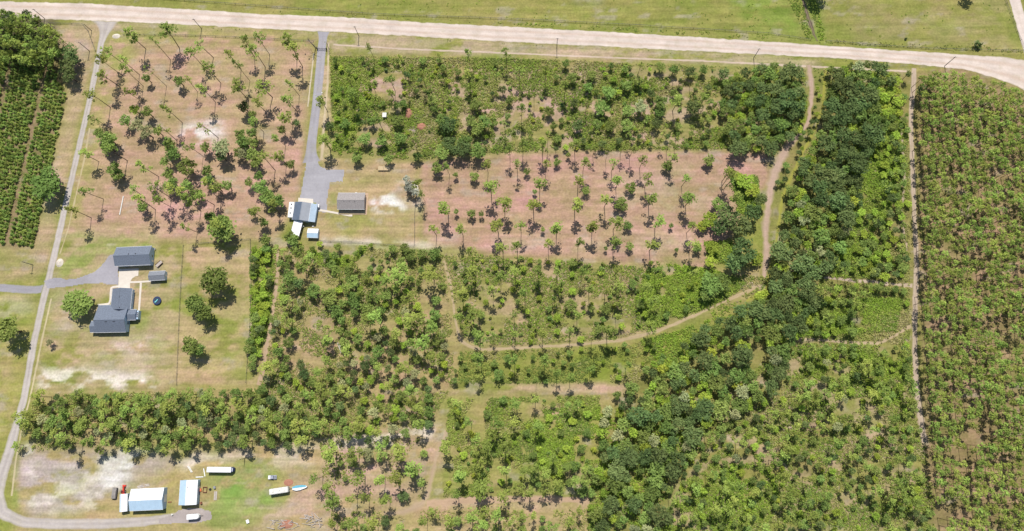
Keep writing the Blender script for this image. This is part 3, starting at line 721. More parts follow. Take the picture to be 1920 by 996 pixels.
# tractor
c0 = G(200+245/7.324, 860+430/7.324)
t = thing("tractor", "small red tractor standing just above the barn annex", "tractor", (c0.x, c0.y, 0), math.radians(92))
MB().box(-.3, 1.6, -.35, .35, .7, 1.3).build("bonnet", MAT['red'], t, bevel=.08)
MB().box(-1.3, -.2, -.65, .65, .8, 1.1).build("fender_deck", MAT['red'], t, bevel=.05)
MB().box(-1.0, -.5, -.25, .25, 1.1, 1.5).build("seat", MAT['dark'], t, bevel=.05)
MB().tube((-.25, 0, 1.3), (-.5, 0, 1.65), .04).tube((-.5, -.2, 1.65), (-.5, .2, 1.65), .03).build("steering_wheel", MAT['dark'], t)
for y in (-.85, .85): wheel(t, -.8, y, .72, .35)
for y in (-.6, .6): wheel(t, 1.3, y, .4, .25)
MB().box(1.7, 2.4, -.8, .8, .2, .75).build("bucket", MAT['red'], t)
MB().box(1.2, 1.9, -.62, -.5, .5, .7).box(1.2, 1.9, .5, .62, .5, .7).build("loader_arm", MAT['red'], t)
MB().box(-2.5, -1.5, -.75, .75, .3, .65).build("mower_deck", MAT['red'], t, bevel=.05)
# tarp-covered wagon
l, a, L, W = at(C(*S73, [(66,402),(136,402),(128,556),(62,554)]), 1.3)
t = thing("covered_wagon", "dark wagon under a grey tarpaulin, left of the red tractor", "trailer", l, a)
MB().box(-L/2, L/2, -W/2, W/2, .5, .8).build("chassis", MAT['dark'], t)
MB().loft([[(x, -W/2+.1, .8), (x, W/2-.1, .8), (x, W/2-.3, 1.5+z), (x, 0, 1.7+z), (x, -W/2+.3, 1.5+z)] for x, z in ((-L/2+.15, -.1), (-L/6, .1), (L/6, .0), (L/2-.15, -.15))]).build("tarpaulin", MAT['greyt'], t) if False else \
MB().loft([[(-L/2+.12, y, .8), (L/2-.12, y, .8), (L/2-.3, y, 1.45+z), (0, y, 1.65+z), (-L/2+.3, y, 1.45+z)] for y, z in ((-W/2+.15, -.15), (-W/6, .1), (W/6, 0), (W/2-.15, -.12))]).build("tarpaulin", MAT['greyt'], t)
for y in (-W/2+1.0, W/2-1.0):
    for x in (-L/2+.1, L/2-.1):
        o = MB().tube((x-.12, y, .4), (x+.12, y, .4), .4, n=12).build("wheel", MAT['dark'], t)
# white camper by the trees, white camper beside the workshop
def camper(name, label, px, vpts, mat=MAT['white'], h=2.9, vert=False, win=True):
    l, a, L, W = at(px, h)
    if vert: a += math.pi/2; L, W = W, L
    t = thing(name, label, "camper", l, a)
    boxy(t, L, W, .5, h, mat, bev=.18)
    for sg in (-1, 1):
        for k in range(4): 
            if win: MB().box(-L*.38+k*L*.22, -L*.38+k*L*.22+L*.12, sg*W/2-.02, sg*W/2+.02, 1.4, 2.1).build("window", MAT['glass'], t)
        for x in (-.6, .5): wheel(t, x, sg*(W/2-.1), .38)
    for x, y in vpts: MB().box(x*L-.32, x*L+.32, y*W-.3, y*W+.3, h-.02, h+.22).build("roof_vent", MAT['dark'] if mat is MAT['white'] else MAT['offwhite'], t, bevel=.04)
    MB().box(L/2, L/2+1.1, -.07, .07, .5, .62).build("drawbar", MAT['dark'], t)
    return t
camper("camper", "white camper with three dark roof vents against the workshop's left side", C(*S7, [(170,294),(243,296),(220,520),(146,518)]), [(.34, -.02), (.1, 0), (-.22, .05)], vert=True)
camper("camper", "long off-white camper below the small pickup truck in the rough yard", C(440,870,7.906,[(502,378),(780,336),(796,418),(518,462)]), [(-.3, 0), (.05, .1), (.3, -.05)], MAT['offwhite'])
# pickup
l, a, L, W = at(C(440,870,7.906,[(490,172),(616,167),(618,228),(492,230)]), 1.2)
t = thing("pickup_truck", "small silver pickup truck with white bonnet parked on green grass", "pickup", l, a)
boxy(t, L, W, .4, .95, MAT['silverp'], "body", bev=.1)
MB().loft([[(-L*.18, -W*.44, .95), (L*.16, -W*.44, .95), (L*.16, W*.44, .95), (-L*.18, W*.44, .95)], [(-L*.07, -W*.36, 1.5), (L*.12, -W*.36, 1.5), (L*.12, W*.36, 1.5), (-L*.07, W*.36, 1.5)]]).build("cabin_glass", MAT['navy'], t)
MB().box(-L*.06, L*.11, -W*.35, W*.35, 1.5, 1.55).build("roof", MAT['silverp'], t)
MB().box(-L*.48, -L*.2, -W*.44, W*.44, .95, 1.03).build("bonnet", MAT['white'], t, bevel=.03)
MB().box(L*.2, L*.47, -W*.4, W*.4, .952, .97).build("bed", MAT['shingle_gr'], t)
for x in (-L*.32, L*.32):
    for y in (-W/2+.1, W/2-.1): wheel(t, x, y, .34)
# boat under covers
l, a, L, W = at(C(440,870,7.906,[(848,342),(1072,318),(1076,352),(852,388)]), .9)
t = thing("boat", "narrow boat under turquoise and white covers right of the off-white camper", "boat", l, a)
MB().loft([[(x, -w, z+.5), (x, -w*.5, .15), (x, w*.5, .15), (x, w, z+.5)] for x, w, z in ((-L/2, .6, .3), (-L/4, 1.1, .3), (L/6, 1.0, .35), (L/2.3, .5, .45), (L/2, .12, .55))]).build("hull", MAT['white'], t)
MB().loft([[(x, .02, z+.84), (x, w+.03, z+.75), (x, w+.05, z+.5), (x, .02, z+.55)] for x, w, z in ((-L/2+.1, .6, .1), (-L/4, 1.1, .1), (L/6, 1.0, .15), (L/2.3, .5, .2))]).build("turquoise_cover", MAT['blue'], t)
MB().loft([[(x, -.02, z+.84), (x, -w-.03, z+.75), (x, -w-.05, z+.5), (x, -.02, z+.55)] for x, w, z in ((-L/2+.1, .6, .1), (-L/4, 1.3, .1), (L/12, 1.2, .1))]).build("white_cover", MAT['white'], t)
# utility trailer near garage
l, a, L, W = at([(100+u/4.978, 440+v/4.978) for u, v in ((948,285),(1000,238),(1018,262),(970,308))], .8)
t = thing("utility_trailer", "small pale flatbed trailer parked askew right of the garage", "trailer", l, a)
MB().box(-L/2, L/2, -W/2, W/2, .55, .68).build("deck", MAT['log'], t)
MB().box(-L/2, L/2, -W/2-.03, -W/2+.05, .68, 1.0).box(-L/2, L/2, W/2-.05, W/2+.03, .68, 1.0).build("side_rail", MAT['rust'], t)
MB().box(L/2, L/2+1.1, -.06, .06, .5, .6).build("drawbar", MAT['dark'], t)
for y in (-W/2-.12, W/2+.12): wheel(t, -.2, y, .34, .2)
# trampoline
c0 = G(100+975/4.978, 440+618/4.978)
t = thing("trampoline", "round dark trampoline with a turquoise cloth on it, on the lawn", "trampoline", (c0.x, c0.y, 0))
ring = lambda r, z: [(r*math.cos(i*math.pi/12), r*math.sin(i*math.pi/12), z) for i in range(24)]
MB().loft([ring(1.75, .84), ring(1.75, .86)]).build("jumping_mat", MAT['tramp'], t)
m = MB(); n = 24
vs = ring(1.75, .9)+ring(2.15, .9)+ring(2.15, .82)+ring(1.75, .82)
m.add(vs, [(k*24+i, k*24+(i+1) % 24, ((k+1) % 4)*24+(i+1) % 24, ((k+1) % 4)*24+i) for k in range(4) for i in range(24)]).build("safety_pad", MAT['navy'], t)
for i in range(6):
    x, y = 1.95*math.cos(i*math.pi/3), 1.95*math.sin(i*math.pi/3); MB().tube((x, y, 0), (x, y, .84), .04).build("leg", MAT['silver'], t)
o = MB().loft([[(-1.3, -.9, .88), (-.6, -1.0, .88), (-.6, -1.0, .95), (-1.3, -.9, .95)], [(-.2, .1, .88), (.1, -.1, .88), (.1, -.1, .95), (-.2, .1, .95)], [(.1, .7, .88), (.5, .6, .88), (.5, .6, .93), (.1, .7, .93)]]).build("crumpled_cloth", MAT['cyan'])
o.location = (c0.x, c0.y, 0); tag(o, "crumpled turquoise cloth lying on the round dark trampoline", "cloth")
# tan trailer on the lawn north of the cottage
l, a, L, W = at(C(480,250,3.983,[(906,246),(998,246),(998,276),(908,277)]), .9)
t = thing("flatbed_trailer", "tan plywood-decked trailer on the lawn above the cottage", "trailer", l, a)
MB().box(-L/2+.3, -.03, -W/2, W/2, .6, .9).build("deck_board", MAT['tan'], t); MB().box(.03, L/2, -W/2, W/2, .6, .86).build("deck_board", MAT['tan'], t)
MB().box(-L/2-.9, -L/2+.3, -.07, .07, .55, .66).build("drawbar", MAT['rust'], t)
for x in (-.5, .5):
    for y in (-W/2-.1, W/2+.1): wheel(t, x, y, .36, .2)
# odds and ends of the yards
def boxthing(name, label, cat, u, v, lx, ly, h, mat, rz=0., extra=None):
    p = G(u, v); t = thing(name, label, cat, (p.x, p.y, 0), rz)
    MB().box(-lx/2, lx/2, -ly/2, ly/2, .02, h).build("body", mat, t, bevel=min(lx, ly)*.12)
    MB().box(-lx/2+.08, lx/2-.08, -ly/2+.08, ly/2-.08, h-.01, h+.08).build("lid", extra or mat, t)
    return t
def s73(u, v): return 200+u/7.324, 860+v/7.324
t = thing("water_frame", "open dark timber frame right of the pole barn", "frame", G(*s73(1355, 425)))
for x0, x1, y0, y1 in ((-1, 1, -1.3, -1.15), (-1, 1, 1.15, 1.3), (-1, -.85, -1.15, 1.15), (.85, 1, -1.15, 1.15)): MB().box(x0, x1, y0, y1, 0, .7).build("side_board", MAT['rust'], t)
boxthing("barrel_stack", "dark red box on bare dirt right of the pole barn's lower corner", "box", *s73(1303, 610), .9, 1.2, .9, MAT['rust'], .3)
boxthing("plastic_crate", "orange crate leaning near the pole barn's east wall", "crate", *s73(1296, 430), .7, 1.5, .6, MAT['orange'], .1)
boxthing("storage_chest", "white chest lying in the long grass below the camper yard", "chest", 440+197/7.906, 870+852/7.906, 1.4, 1.8, .6, MAT['white'], .4)
boxthing("stone_block", "small pale block beside the bottom gravel lane", "block", *s73(905, 768), .8, .8, .6, MAT['offwhite'], .5)
boxthing("scrap_heap_box", "dark box amid junk right of the pole barn", "box", *s73(1425, 420), 1.0, .9, .7, MAT['dark'], .5)
boxthing("steel_tank", "pale tank standing in the weeds right of the pole barn", "tank", *s73(1490, 395), 1.0, 1.2, 1.0, MAT['silver'], .2)
boxthing("water_tank", "white box under the workshop's south wall", "box", 520+375/7.66, 340+650/7.66, 1.0, .7, .8, MAT['white'], .2)
boxthing("garden_bench", "small white bench below the workshop lean-to", "bench", 520+515/7.66, 340+650/7.66, .9, .5, .45, MAT['white'], .2)
def planks(name, label, cat, segs, mat, w=.35, h=.2):
    p0 = G(*segs[0][0]); t = thing(name, label, cat, (p0.x, p0.y, 0))
    for a_, b_ in segs:
        A = G(*a_)-p0; B = G(*b_)-p0; d = (B-A); ang = math.atan2(d.y, d.x)
        c_ = (A+B)/2; MB().box(c_.x-d.length/2, c_.x+d.length/2, c_.y-w/2, c_.y+w/2, .03, h, ang).build("plank", mat, t)
planks("plank_pile", "pair of pale planks lying above the pole barn", "planks", [(s73(1112, 102), s73(1165, 190)), (s73(1126, 98), s73(1180, 186))], MAT['offwhite'])
planks("gutter_pipe", "white pipes laid end to end left of the bus", "pipes", [(s73(1333, 135), s73(1352, 245)), (s73(1225, 255), s73(1330, 250))], MAT['white'], .4)
planks("lumber_pile", "grey lumber stacked above the big barn", "lumber", [(s73(420, 385), s73(500, 365)), (s73(430, 398), s73(520, 382)), (s73(525, 360), s73(585, 350)), (s73(540, 372), s73(590, 368))], MAT['log'], .5)
planks("pallet_row", "grey boards lying in grass right of the pole barn", "boards", [(s73(1490, 450), s73(1482, 570)), (s73(1510, 450), s73(1502, 570))], MAT['log'], .8)
planks("equipment_rack", "blue and white junk racked along the pole barn's east wall", "rack", [(s73(1278, 320), s73(1274, 400)), (s73(1272, 420), s73(1268, 495))], MAT['navy'], .9, .8)
planks("fallen_log", "long bleached log lying in the mown lot near the lane", "log", [((232,368),(225,403))], MAT['offwhite'], .45, .4)
planks("bleached_trunk", "bleached fallen trunk among the trees left of centre", "log", [((633,643),(640,662)), ((634,645),(645,655))], MAT['log'], .6, .4)
planks("dark_plank", "dark plank on the ground right of the big barn", "plank", [(s73(840, 598), s73(892, 594))], MAT['rust'], .5)
# debris mounds in the top brush
def mound(name, label, u, v, rx, ry, h, mat, cat="mound", seed=0):
    p = G(u, v); X, Y = np.meshgrid(np.linspace(-1, 1, 17), np.linspace(-1, 1, 17)); r = np.hypot(X, Y)
    Z = h*np.clip(1-r**2, 0, 1)*(.6+.8*fbm(X*3+seed, Y*3, 91, 3))-.05
    V = np.stack([X.ravel()*rx, Y.ravel()*ry, Z.ravel()], -1); ix = np.arange(289).reshape(17, 17)
    Fc = np.stack([ix[:-1, :-1], ix[:-1, 1:], ix[1:, 1:], ix[1:, :-1]], -1).reshape(-1, 4)
    o = link(name, mesh_np(name, V, Fc, [mat])); o.location = (p.x, p.y, 0)
    return tag(o, label, cat)
dirt = simple("red_soil", alb(196, 140, 116), .95, 1.0); dirt2 = simple("grey_soil", alb(186, 164, 158), .95, 1.0); sand_m = simple("white_sand_heap", alb(246, 234, 216), .95, 1.0)
mound("dirt_mound", "oval red soil mound in the upper brush", 766, 213, 2.2, 3.4, 1.3, dirt)
mound("dirt_mound", "long orange soil bank right of the grey bare patch in the brush", 790, 238, 3.2, 2.6, 1.1, dirt, seed=3)
mound("dirt_mound", "flat grey soil heap between the two red mounds", 773, 246, 3.4, 2.2, .5, dirt2, seed=5)
mound("sand_heap", "pale sand heap by the lane fork in front of the house drive", 112, 493, 2.0, 2.4, .8, sand_m, "heap", 7)
mound("sand_heap", "pale sand heap near the sand road junction in the mown lot", 218, 68, 2.4, 1.6, .6, sand_m, "heap", 9)
mound("sand_heap", "white rubble heap beside the pale lichen-covered tree", 775, 352, 2.8, 2.2, .6, sand_m, "heap", 11)
mound("ash_heap", "reddish brown burnt heap near the bottom debris", 537, 983, 3.6, 2.2, .5, dirt, "heap", 13)
mound("ash_heap", "pinkish soil patch heap above the off-white camper", 541, 905, 2.6, 1.8, .3, dirt, "heap", 15)
l = G(722, 218); t = thing("white_shed", "tiny cream pump shed standing in the upper brush", "shed", l)
MB().box(-.9, .9, -1.1, 1.1, 0, 1.7).build("wall", MAT['offwhite'], t); MB().prism([(-1.1, -1.3), (1.1, -1.3), (1.1, 1.3), (-1.1, 1.3)], 1.7, 1.82).build("roof", MAT['offwhite'], t)
for x0, y0, x1, y1, lab in ((505,975,560,992,"grey brush and cut timber piled at the bottom edge"), (570,965,600,990,"bleached timber debris right of the burnt heap")):
    t = thing("debris_pile", lab, "debris", G((x0+x1)/2, (y0+y1)/2))
    for k in range(26):
        p = G(random.uniform(x0, x1), random.uniform(y0, y1))-G((x0+x1)/2, (y0+y1)/2); a_ = random.gauss(0, .5)
        dx, dy = math.cos(a_)*random.uniform(.8, 2.4), math.sin(a_)*1.6
        MB().tube((p.x-dx, p.y-dy, .1), (p.x+dx, p.y+dy, random.uniform(.2, .8)), random.uniform(.1, .22), n=5).build("branch", MAT['log'], t)

# ---------------------------------------------------------------- poles, lamp, gate, fences
def upole(u, v, label, h=10.0, arm=True):
    t = thing("utility_pole", label, "utility pole", G(u, v), 0, "utility poles along the sand road")
    MB().tube((0, 0, 0), (0, 0, h), .19, .13, 8).build("pole", MAT['pole'], t)
    if arm: MB().box(-.9, .9, -.08, .08, h-.6, h-.45).build("crossarm", MAT['pole'], t)
    for x in (-.75, .75): MB().tube((x, 0, h-.45), (x, 0, h-.25), .06).build("insulator", MAT['trim'], t)
    return G(u, v, h-.3)
pp = [upole(378, 54, "utility pole in the verge above the mown lot's top edge"),
      upole(673, 68, "utility pole just right of the driveway mouth, below the sand road"),
      upole(1044, 90, "utility pole in the verge near the middle of the sand road"),
      upole(1413, 109, "utility pole in the verge above the wooded corner"),
      upole(1771, 124, "thick utility pole by the plantation's top corner")]
pl = [upole(168, 96, "utility pole left of the lane, beside the dark oaks", 9.5), upole(84, 35, "faint utility pole at the top of the dark wood", 9.5), upole(62, 497, "short utility pole left of the lane, below the sapling rows", 8)]
upole(172, 58, "thin utility pole in the bare corner left of the lane junction", 7, False)
upole(459, 860, "slim pole standing above the right end of the bus", 6, False)
wr = thing("power_line", "thin overhead wires strung between the utility poles along the sand road", "wires", (0, 0, 0))
for a_, b_ in list(zip(pp[:-1], pp[1:]))+[(pl[1], pp[0]), (pl[0], pl[2])]:
    for off in (-.7, .7):
        q = [a_.lerp(b_, k/8)+Vector((off*.2, off, -1.2*math.sin(math.pi*k/8))) for k in range(9)]
        m = MB()
        for k in range(8): m.tube(q[k], q[k+1], .012, n=3)
        m.build("wire", MAT['wire'], wr)
p = G(380+1838/7.967, 150+270/7.967); t = thing("yard_lamp", "slim lamp post with a white head beside the paved driveway", "lamp", p)
MB().tube((0, 0, 0), (0, 0, 6.2), .08, .06).build("pole", MAT['silver'], t); MB().box(-.45, .15, -.15, .15, 6.2, 6.35).build("lamp_head", MAT['white'], t)
t = thing("driveway_gate", "dark metal gate across the top of the paved driveway", "gate", G(604, 93), math.atan2((G(612, 93)-G(595, 92)).y, (G(612, 93)-G(595, 92)).x))
for z in (.3, .65, 1.0, 1.35): MB().box(-2.6, 2.6, -.03, .03, z, z+.07).build("rail", MAT['dark'], t)
for x in (-2.7, 2.7): MB().box(x-.25, x+.25, -.25, .25, 0, 1.7).build("pillar", MAT['dark'], t)
def fence(pts, label, step=6.0, h=1.25, mat=None, rail=.035, rails=(.45, .8, 1.15)):
    W = [G(u, v) for u, v in pts]; P = []
    for a_, b_ in zip(W[:-1], W[1:]):
        n = max(1, round((b_-a_).length/step)); P += [a_.lerp(b_, k/n) for k in range(n)]
    P.append(W[-1]); o0 = W[0]; t = thing("wire_fence", label, "fence", o0)
    pm = None
    for p_ in P:
        if pm is None:
            q = MB().tube((0, 0, 0), (0, 0, h), .09, .08, 6).build("post", mat or MAT['post'], t); pm = q.data
        else: q = link("post", pm, t)
        q.location = p_-o0
    for z in rails:
        m = MB()
        for a_, b_ in zip(P[:-1], P[1:]): m.tube(a_-o0+Vector((0, 0, z)), b_-o0+Vector((0, 0, z)), rail, n=4)
        m.build("rail", MAT['wire'], t)
fence([(270,-4),(480,11),(700,27),(960,36),(1200,48),(1440,63),(1520,75)], "long pasture fence above the sand road, left of the ditch")
fence([(1548,77),(1640,85),(1750,92),(1920,96),(1990,100)], "pasture fence above the sand road, right of the ditch")
fence([(1880,-10),(1906,60),(1921,92)], "pasture fence beside the branch road at the top right corner")
fence([(345,460),(341,520),(337,600),(332,722)], "inner yard fence dividing the lawn from the oak paddock")
fence([(372,457),(470,449),(472,520),(470,600),(466,660),(462,718)], "right boundary fence of the oak paddock")
fence([(232,66),(330,66),(460,71),(588,78)], "faint wire fence along the mown lot's top edge")
fence([(93,44),(156,46),(166,58),(174,80),(180,96)], "wire fence curving round the bare corner by the lane junction")
fence([(600,452),(680,455),(740,460),(776,462)], "fence along the cottage lawn's lower edge")
fence([(778,462),(778,400),(782,350)], "fence along the cottage lawn's right edge")

# ---------------------------------------------------------------- foliage meshes
def leaf_cloud(blobs, dens, size, outward=.55, flat=1.0, r=rng):
    """quads on and inside ellipsoids: blobs = (centre, (rx, ry, rz))"""
    Vs = []
    for c, rad in blobs:
        rad = np.array(rad); n = max(6, int(dens*(rad[0]*rad[1]*rad[2])**(2/3)))
        d = r.normal(size=(n, 3)); d /= np.linalg.norm(d, axis=1)[:, None]
        d[:, 2] = np.where(d[:, 2] < -.35, -d[:, 2], d[:, 2])
        q = r.random(n)**.28
        P = np.array(c)+d*rad*q[:, None]*(1+.18*r.normal(size=(n, 1)))
        nn = d*outward+r.normal(size=(n, 3))*(1-outward)*.8; nn[:, 2] = np.abs(nn[:, 2])*flat+.22
        nn /= np.linalg.norm(nn, axis=1)[:, None]
        a = np.cross(nn, r.normal(size=(n, 3))); a /= np.linalg.norm(a, axis=1)[:, None]; b = np.cross(nn, a)
        s = size*(.6+.8*r.random((n, 1))); e = .55+.5*r.random((n, 1))
        j = lambda: 1+.35*r.normal(size=(n, 1))
        Vs.append(np.stack([P-a*s*j()-b*s*e*.3, P+b*s*e*j(), P+a*s*j()+b*s*e*.2, P-b*s*e*j()], 1))
    V = np.concatenate(Vs).reshape(-1, 3)
    return V, np.arange(len(V)).reshape(-1, 4)
def pine_shape(seed, Ht=17., sparse=False):
    r = np.random.default_rng(seed); blobs = []
    n = r.integers(8, 11) if sparse else r.integers(13, 17)
    for k in range(n):
        dd = 5.6*r.random()**1.1; z = Ht-.9-dd; rr = min(2.35, .75+.55*dd)*r.random()**.5+.1; t = r.random()*6.28
        s = .46+.62*r.random(); blobs.append(((rr*math.cos(t), rr*math.sin(t), z), (s*1.25, s*1.25, s*.7)))
    blobs.append(((0, 0, Ht-.7), (.75, .75, .7)))
    V, Fc = leaf_cloud(blobs, 25 if not sparse else 20, .31, .42, r=r)
    m = MB(); bx = (r.random(2)-.5)*.5
    m.tube((0, 0, -.1), (bx[0], bx[1], Ht*.5), .14, .11, 6); m.tube((bx[0], bx[1], Ht*.5), (0, 0, Ht-.6), .11, .04, 5)
    for c, s in blobs[:-1]:
        m.tube((0, 0, max(c[2]-.9, Ht*.5)), c, .06, .02, 3)
    for k in range(3):
        z = Ht*(.45+.25*r.random()); t = r.random()*6.28; m.tube((0, 0, z), (math.cos(t)*.9, math.sin(t)*.9, z+.15), .04, .02, 3)
    return V, Fc, m
def plant_shape(seed, Ht=14.):
    r = np.random.default_rng(seed); blobs = [((0, 0, Ht-1.6), (1.15, 1.15, 1.3))]
    for k in range(6):
        t = k*1.05+r.normal()*.3; rr = 1.0+.5*r.random(); s = .62+.35*r.random()
        blobs.append(((rr*math.cos(t), rr*math.sin(t), Ht-1.7-1.9*r.random()), (s*1.15, s*1.15, s*.8)))
    V, Fc = leaf_cloud(blobs, 26, .31, .55, r=r)
    m = MB(); m.tube((0, 0, -.1), (0, 0, Ht-1.4), .14, .06, 5)
    for c, s_ in blobs[1:4]: m.tube((0, 0, c[2]-.8), c, .05, .02, 3)
    return V, Fc, m
def oak_shape(seed, rad=4., hc=7., lobes=11):
    r = np.random.default_rng(seed); blobs = [((0, 0, hc-rad*.1), (rad*.62, rad*.62, rad*.5))]
    for k in range(lobes):
        t = 6.28*k/lobes+r.normal()*.3; rr = rad*(.38+.35*r.random()); s = rad*(.26+.18*r.random())
        blobs.append(((rr*math.cos(t), rr*math.sin(t), hc+rad*(r.random()*.5-.22)), (s, s, s*.8)))
    V, Fc = leaf_cloud(blobs, 22, .36, .5, r=r)
    m = MB(); m.tube((0, 0, -.1), (0, 0, hc-rad*.3), .3, .2, 7)
    for c, s in blobs[1:6]: m.tube((0, 0, hc-rad*.5), c, .14, .04, 4)
    return V, Fc, m
def bush_shape(seed, rad=1.0, conical=False):
    r = np.random.default_rng(seed); blobs = [((0, 0, rad*.8), (rad*.7, rad*.7, rad*.8))]
    for k in range(5):
        t = r.random()*6.28; rr = rad*(.35+.3*r.random()); s = rad*(.3+.2*r.random())
        blobs.append(((rr*math.cos(t), rr*math.sin(t), rad*(.5+.6*r.random())), (s, s, s)))
    if conical: blobs = [((r.normal()*.2*rad, r.normal()*.2*rad, rad*(.5+.6*k)), (rad*(1-.17*k), rad*(1-.17*k), rad*.6)) for k in range(3)]+[((rad*.55*math.cos(k*1.6+seed), rad*.55*math.sin(k*1.6+seed), rad*(.7+.3*r.random())), (rad*.45, rad*.45, rad*.45)) for k in range(4)]
    V, Fc = leaf_cloud(blobs, 60/max(rad, .8), .24*rad**.5, .5, r=r)
    return V, Fc, None
LIB = {}
def lib(kind, n, fn, leaf, bark='bark'):
    L = []
    for i in range(n):
        V, Fc, m = fn(i)
        cm = mesh_np("crown", V, Fc, [MAT[leaf]])
        tm = None
        if m:
            tm = bpy.data.meshes.new("trunk"); tm.from_pydata(m.v, [], m.f); tm.materials.append(MAT[bark])
        L.append((cm, tm))
    LIB[kind] = L
lib('pine', 14, lambda i: pine_shape(100+i), 'pine')
lib('pine_thin', 8, lambda i: pine_shape(440+i, sparse=True), 'pine')
lib('plant', 12, lambda i: plant_shape(460+i), 'pinep')
lib('dead', 2, lambda i: (lambda s: (s[0][:8], s[1][:2], s[2]))(pine_shape(180+i, 9., True)), 'pine', 'dead')
lib('oak', 6, lambda i: oak_shape(200+i), 'oak')
lib('round', 3, lambda i: oak_shape(620+i, 4., 7., 20), 'mid')
lib('mid', 10, lambda i: oak_shape(520+i, 3.6, 6.), 'mid')
lib('lime', 4, lambda i: oak_shape(240+i, 3.2, 6.), 'lime')
lib('grey', 3, lambda i: oak_shape(260+i, 3.4, 7.), 'grey')
lib('pale', 2, lambda i: oak_shape(270+i, 3.0, 5.), 'pale')
lib('bush', 6, lambda i: bush_shape(300+i), 'mid')
lib('bushl', 5, lambda i: bush_shape(320+i), 'lime')
lib('bushd', 4, lambda i: bush_shape(330+i), 'oak')
lib('sap', 5, lambda i: bush_shape(340+i, 1.1, True), 'sap')
SPEC = {'pine': (2.3, 14.6, 17), 'pine_thin': (1.9, 14.6, 17), 'plant': (2.2, 11.8, 14), 'oak': (4., 7., 11), 'round': (4., 7., 11), 'mid': (3.6, 6., 9.5),
        'lime': (3.2, 6., 9), 'grey': (3.4, 7., 10), 'pale': (3., 5., 8), 'bush': (1., .8, 1.6), 'bushl': (1., .8, 1.6), 'bushd': (1., .8, 1.6), 'sap': (1.1, 1.6, 3.4), 'dead': (1.5, 7, 9)}
TREES = []      # dict(kind, pos, rad, u, v, zone, tilt, hs)
GRID = {}
def occ(p, d):
    k0, k1 = int(p.x//8), int(p.y//8)
    for i in range(k0-1, k0+2):
        for j in range(k1-1, k1+2):
            for q, rr in GRID.get((i, j), ()):
                if (q.x-p.x)**2+(q.y-p.y)**2 < (d+rr)**2: return True
    return False
def put(kind, cu, cv, rad=None, hs=1.0, base=None, zone='', isolated=False):
    """place a plant by where the middle of its crown and (optionally) its foot are seen"""
    R0, HC, HT = SPEC[kind]; rs = (rad or R0)/R0
    if kind in ('oak', 'round', 'mid', 'lime', 'grey', 'pale'): hs = hs*(.55+.45*rs)
    if kind.startswith('bush') or kind == 'sap': hs = hs*rs
    tilt = (0., 0.)
    if base is None:
        P = G(cu, cv, HC*hs)
        B = Vector((P.x, P.y, 0))
    else:
        B = G(*base); best = None
        for k in range(40, 210):
            z = k*.1; P = G(cu, cv, z); d = (Vector((P.x, P.y))-Vector((B.x, B.y))).length
            if best is None or d < best[0]: best = (d, z, P)
        d, z, P = best; z = max(6., min(19., z)); hs = z/HC; P = G(cu, cv, z)
        dx, dy = P.x-B.x, P.y-B.y; l_ = math.hypot(dx, dy); mx = z*math.tan(math.radians(7))
        if l_ > mx: dx, dy = dx*mx/l_, dy*mx/l_
        tilt = (dx/z, dy/z)
    TREES.append(dict(kind=kind, pos=B, rs=rs, hs=hs, u=cu, v=cv, zone=zone, tilt=tilt, iso=isolated, r=(rad or R0)))
    GRID.setdefault((int(B.x//8), int(B.y//8)), []).append((B, (rad or R0)*.5))
def many(kind, ox, oy, s, pts, zone, iso=True, hs=1.0):
    for p in pts:
        q = (ox+p[0]/s, oy+p[1]/s); b = None; r = None
        if len(p) >= 4: b = (ox+p[2]/s, oy+p[3]/s)
        if len(p) in (3, 5): r = p[-1]/s*mpp(*q)
        put(kind, *q, rad=r, base=b, zone=zone, isolated=iso, hs=hs)
A8 = 7.967; A4 = 3.983
# --- the mown lot on the left (crown x, y, foot x, y, radius)
ML = "mown lot"
many('pine', 160, 40, A8, [(640,150,905,415,95),(1200,110,1405,400,100),(1560,465,1812,740,75),(1790,640,2025,925,75),(275,430,570,635,70),(200,555,550,810,65),(570,690,865,970,65),(235,800,525,985,90)], ML)
many('pine_thin', 160, 40, A8, [(1005,280,1275,580,55),(1690,330,1915,545,70),(555,570,810,800,60),(920,700,1215,970,45),(1510,840,1680,1060,45)], ML)
many('pine', 160, 150, A8, [(50,200,375,410,85),(610,170,860,320,65),(1180,420,1450,640,75),(1710,110,1943,330,75)], ML)
many('pine_thin', 160, 150, A8, [(100,560,385,735,60),(1130,700,1370,910,60),(1740,680,1985,865,65)], ML)
many('pine', 380, 40, A8, [(620,260,772,535,80),(740,400,935,685,90),(820,220,1000,495,75),(1260,220,1410,530,90),(1350,390,1495,680,85),(365,460,575,715,65),(480,610,705,890,55)], ML)
many('pine', 380, 150, A8, [(490,60,690,310,90),(860,90,1045,260,110),(1280,40,1445,235,65),(1240,280,1420,480,75),(790,330,940,470,70),(1210,530,1350,680,80),(750,610,915,780,70),(1080,850,1240,985,60),(1760,300,1870,480,80)], ML)
many('pine', 240, 260, A8, [(180,400,460,570,75),(860,90,1125,265,60),(360,690,655,895,75),(60,740,260,880,65)], ML)
many('pine', 240, 360, A8, [(430,110,690,250,70),(130,90,410,265,90),(640,-70,897,90,85),(840,70,1090,290,75),(1160,-150,1420,30,90),(1050,60,1290,195,85),(830,510,1040,605,65),(1290,470,1550,620,80)], ML)
many('pine', 400, 260, A8, [(950,240,1095,390,70),(720,240,925,475,85),(1700,-25,1748,175,70)], ML)
many('pine', 440, 360, A8, [(270,300,460,415,80),(560,180,673,330,90)], ML)
many('pine', 0, 250, A4, [(625,150,740,212,40),(790,110,952,205,45),(625,430,775,492,38),(520,565,682,632,42)], ML)
many('dead', 380, 40, A8, [(1560,290,1690,400,80),(1872,330,1880,400,40)], ML)
